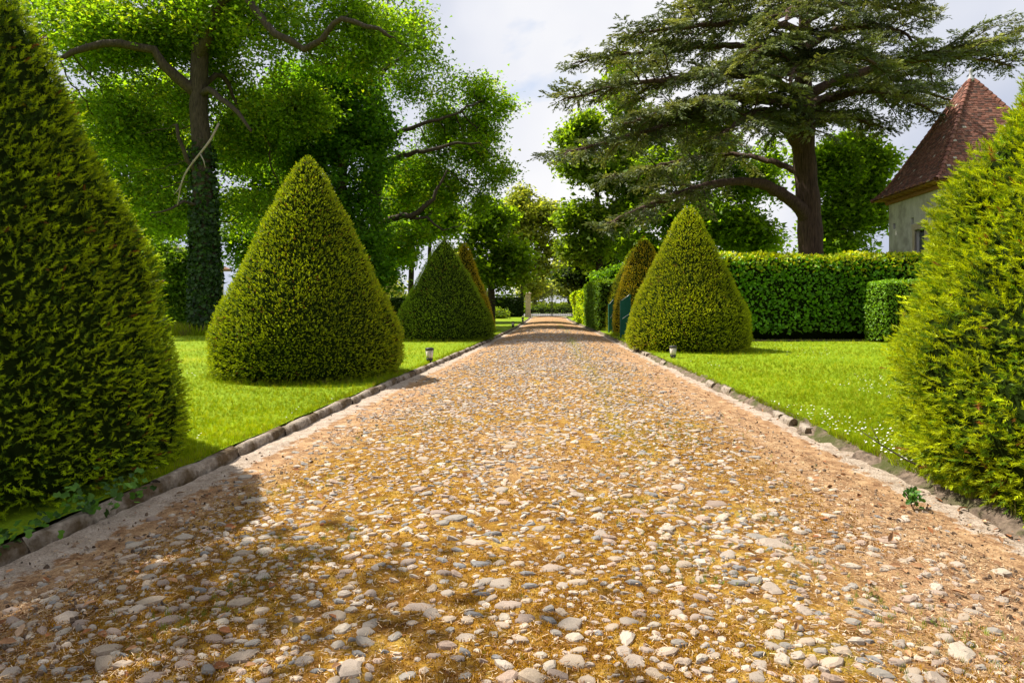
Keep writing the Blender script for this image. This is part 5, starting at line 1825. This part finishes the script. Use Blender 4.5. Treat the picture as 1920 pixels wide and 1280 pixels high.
# curled brown dead leaves
n = 420
yy = (1 / 2.3 + r.random(n) * (1 / 14 - 1 / 2.3)) ** -1
u = np.where(r.random(n) < 0.6, 1 - np.abs(r.normal(0.10, 0.09, n)), np.abs(r.normal(0.16, 0.10, n)))
x = XL(yy) + np.clip(u, 0.02, 0.98) * (XR(yy) - XL(yy))
dl = np.array([(0, 0, 0), (0.22, 0.3, 0.14), (0.16, 0.75, 0.10), (0, 1, 0.02), (-0.18, 0.7, 0.12), (-0.24, 0.3, 0.15)])
dlf = np.array([(0, 1, 2), (0, 2, 3), (0, 3, 4), (0, 4, 5)])
rot = frames(r.normal(0, 1, (n, 3)) * np.array([1, 1, 0.25]), np.array([0, 0, 1.0]) + r.normal(0, 0.5, (n, 3)))
v, f, c = scatter(dl, dlf, np.stack([x, yy, lane_z(x, yy) + 0.012], 1), rot, r.uniform(0.025, 0.07, n), palette(n, [(0.28, 0.11, 0.04), (0.36, 0.19, 0.09), (0.42, 0.28, 0.17)], [2, 2, 1], 0.2, r))
tag(link('fallen_leaves', mesh_np('fallen_leaves', v, f, M['litter'], c)), 'curled brown fallen leaves along the lane edges', 'leaves', kind='stuff')

# ivy creeping over the kerb below the big left cone
IVV = np.array([(0, 0, 0), (0.42, 0.12, 0.05), (0.25, 0.42, 0.02), (0.34, 0.75, 0.05), (0, 1.0, -0.05), (-0.34, 0.75, 0.05), (-0.25, 0.42, 0.02), (-0.42, 0.12, 0.05)])
IVF = np.array([(0, 1, 2), (0, 2, 3), (0, 3, 4), (0, 4, 5), (0, 5, 6), (0, 6, 7)])


def ivy_clump(label, pts, n, spread, size, seed, cols=[(0.06, 0.15, 0.014), (0.09, 0.21, 0.016), (0.035, 0.09, 0.014)]):
    r = np.random.default_rng(seed)
    base = np.array(pts[len(pts) // 2])
    k = r.integers(len(pts), size=n)
    P = np.array(pts)[k] + r.normal(0, 1, (n, 3)) * np.array([spread, spread, spread * 0.5])
    P[:, 2] = np.maximum(P[:, 2], 0.0)
    d = r.normal(0, 0.7, (n, 3)) + np.array([0.5, -0.3, -0.2])
    root = empty('ivy_plant', tuple(base * np.array([1, 1, 0])))
    tag(root, label, 'ivy', 'ivy patches at the foot of the left edge cone')
    v, f, c = scatter(IVV, IVF, P - base * np.array([1, 1, 0]), frames(d, np.array([0.35, -0.35, 0.8]) + r.normal(0, 0.4, (n, 3))), size * r.uniform(0.7, 1.35, n), palette(n, cols, [2, 2, 1.5], 0.18, r))
    link('leaves', mesh_np('leaves', v, f, M['laurel'], c), root)
    mb = MB()
    for i in range(len(pts) - 1):
        mb.tube([np.array(pts[i]), (np.array(pts[i]) + np.array(pts[i + 1])) / 2 + np.array([0.02, 0, 0.03]), np.array(pts[i + 1])], 0.005, 4)
    link('stem', mb.mesh('stem', M['bark'], True), root)


ivy_clump('bright ivy trailing over the kerb right of the big left cone foot', [(-2.72, 4.2, 0.04), (-2.68, 4.4, 0.12), (-2.7, 4.6, 0.06)], 60, 0.08, 0.05, 1)
ivy_clump('ivy patch hanging on the kerb below the middle of the left edge cone', [(-2.84, 3.95, 0.05), (-2.8, 4.1, 0.14), (-2.78, 4.2, 0.05)], 45, 0.07, 0.048, 2)
ivy_clump('ivy sprig nearest the camera at the kerb in the left corner', [(-2.86, 3.55, 0.0), (-2.84, 3.65, 0.08), (-2.86, 3.75, 0.03)], 26, 0.06, 0.048, 3)

# small weed on the right gutter and dead twig
wd_ = empty('weed', (2.82, 4.5, -0.06))
tag(wd_, 'small leafy weed with one yellow leaf on the dirt by the shaggy right cone', 'weed')
r = np.random.default_rng(88); n = 34
d = r.normal(0, 0.8, (n, 3)) + np.array([0, 0, 0.5])
v, f, c = scatter(IVV * np.array([0.8, 1, 1]), IVF, r.normal(0, 0.028, (n, 3)) + np.array([0, 0, 0.05]), frames(d, np.array([0, -0.4, 0.8]) + r.normal(0, 0.3, (n, 3))), r.uniform(0.03, 0.06, n), palette(n, [(0.05, 0.14, 0.02), (0.09, 0.2, 0.02), (0.4, 0.32, 0.02)], [3, 3, 0.5], 0.15, r))
link('leaves', mesh_np('leaves', v, f, M['laurel'], c), wd_)
mb = MB()
for i in range(6):
    a = r.uniform(0, 6.28)
    mb.tube([(0, 0, -0.03), (math.cos(a) * 0.03, math.sin(a) * 0.03, 0.04), (math.cos(a) * 0.05, math.sin(a) * 0.05, 0.08)], 0.003, 4)
link('stem', mb.mesh('stem', M['bark']), wd_)
mb = MB()
A = W(1612, 806, 5.2); B = W(1650, 832, 5.1); C_ = W(1700, 862, 5.0); D_ = W(1740, 880, 4.9)
for p in (A, B, C_, D_): pass
off = np.array([4.86, 4.6, 0])
mb.tube([A - off, B - off, C_ - off, D_ - off], [0.003, 0.005, 0.007, 0.008], 5)
mb.tube([B - off, (A + B) / 2 - off + np.array([0.03, 0, 0.05]), A - off + np.array([0.09, 0, 0.03])], [0.004, 0.003, 0.002], 4)
link('bare_twig', mb.mesh('bare_twig', M['bark'], True), coneE)

# strip of bare soil under the laurel hedge
mb = MB()
mb.add([(6.2, 23.2, 0.02), (18.6, 23.2, 0.02), (18.6, 25.2, 0.02), (6.2, 25.2, 0.02)], [(0, 1, 2, 3)])
tag(link('soil', mb.mesh('soil', M['soil'])), 'dark bare soil strip under the tall laurel hedge', 'soil', kind='structure')

tri = sum(len(o.data.polygons) for o in scene.objects if o.type == 'MESH')
print('polygons', tri, 'objects', len(scene.objects), 'cobbles', len(cob))
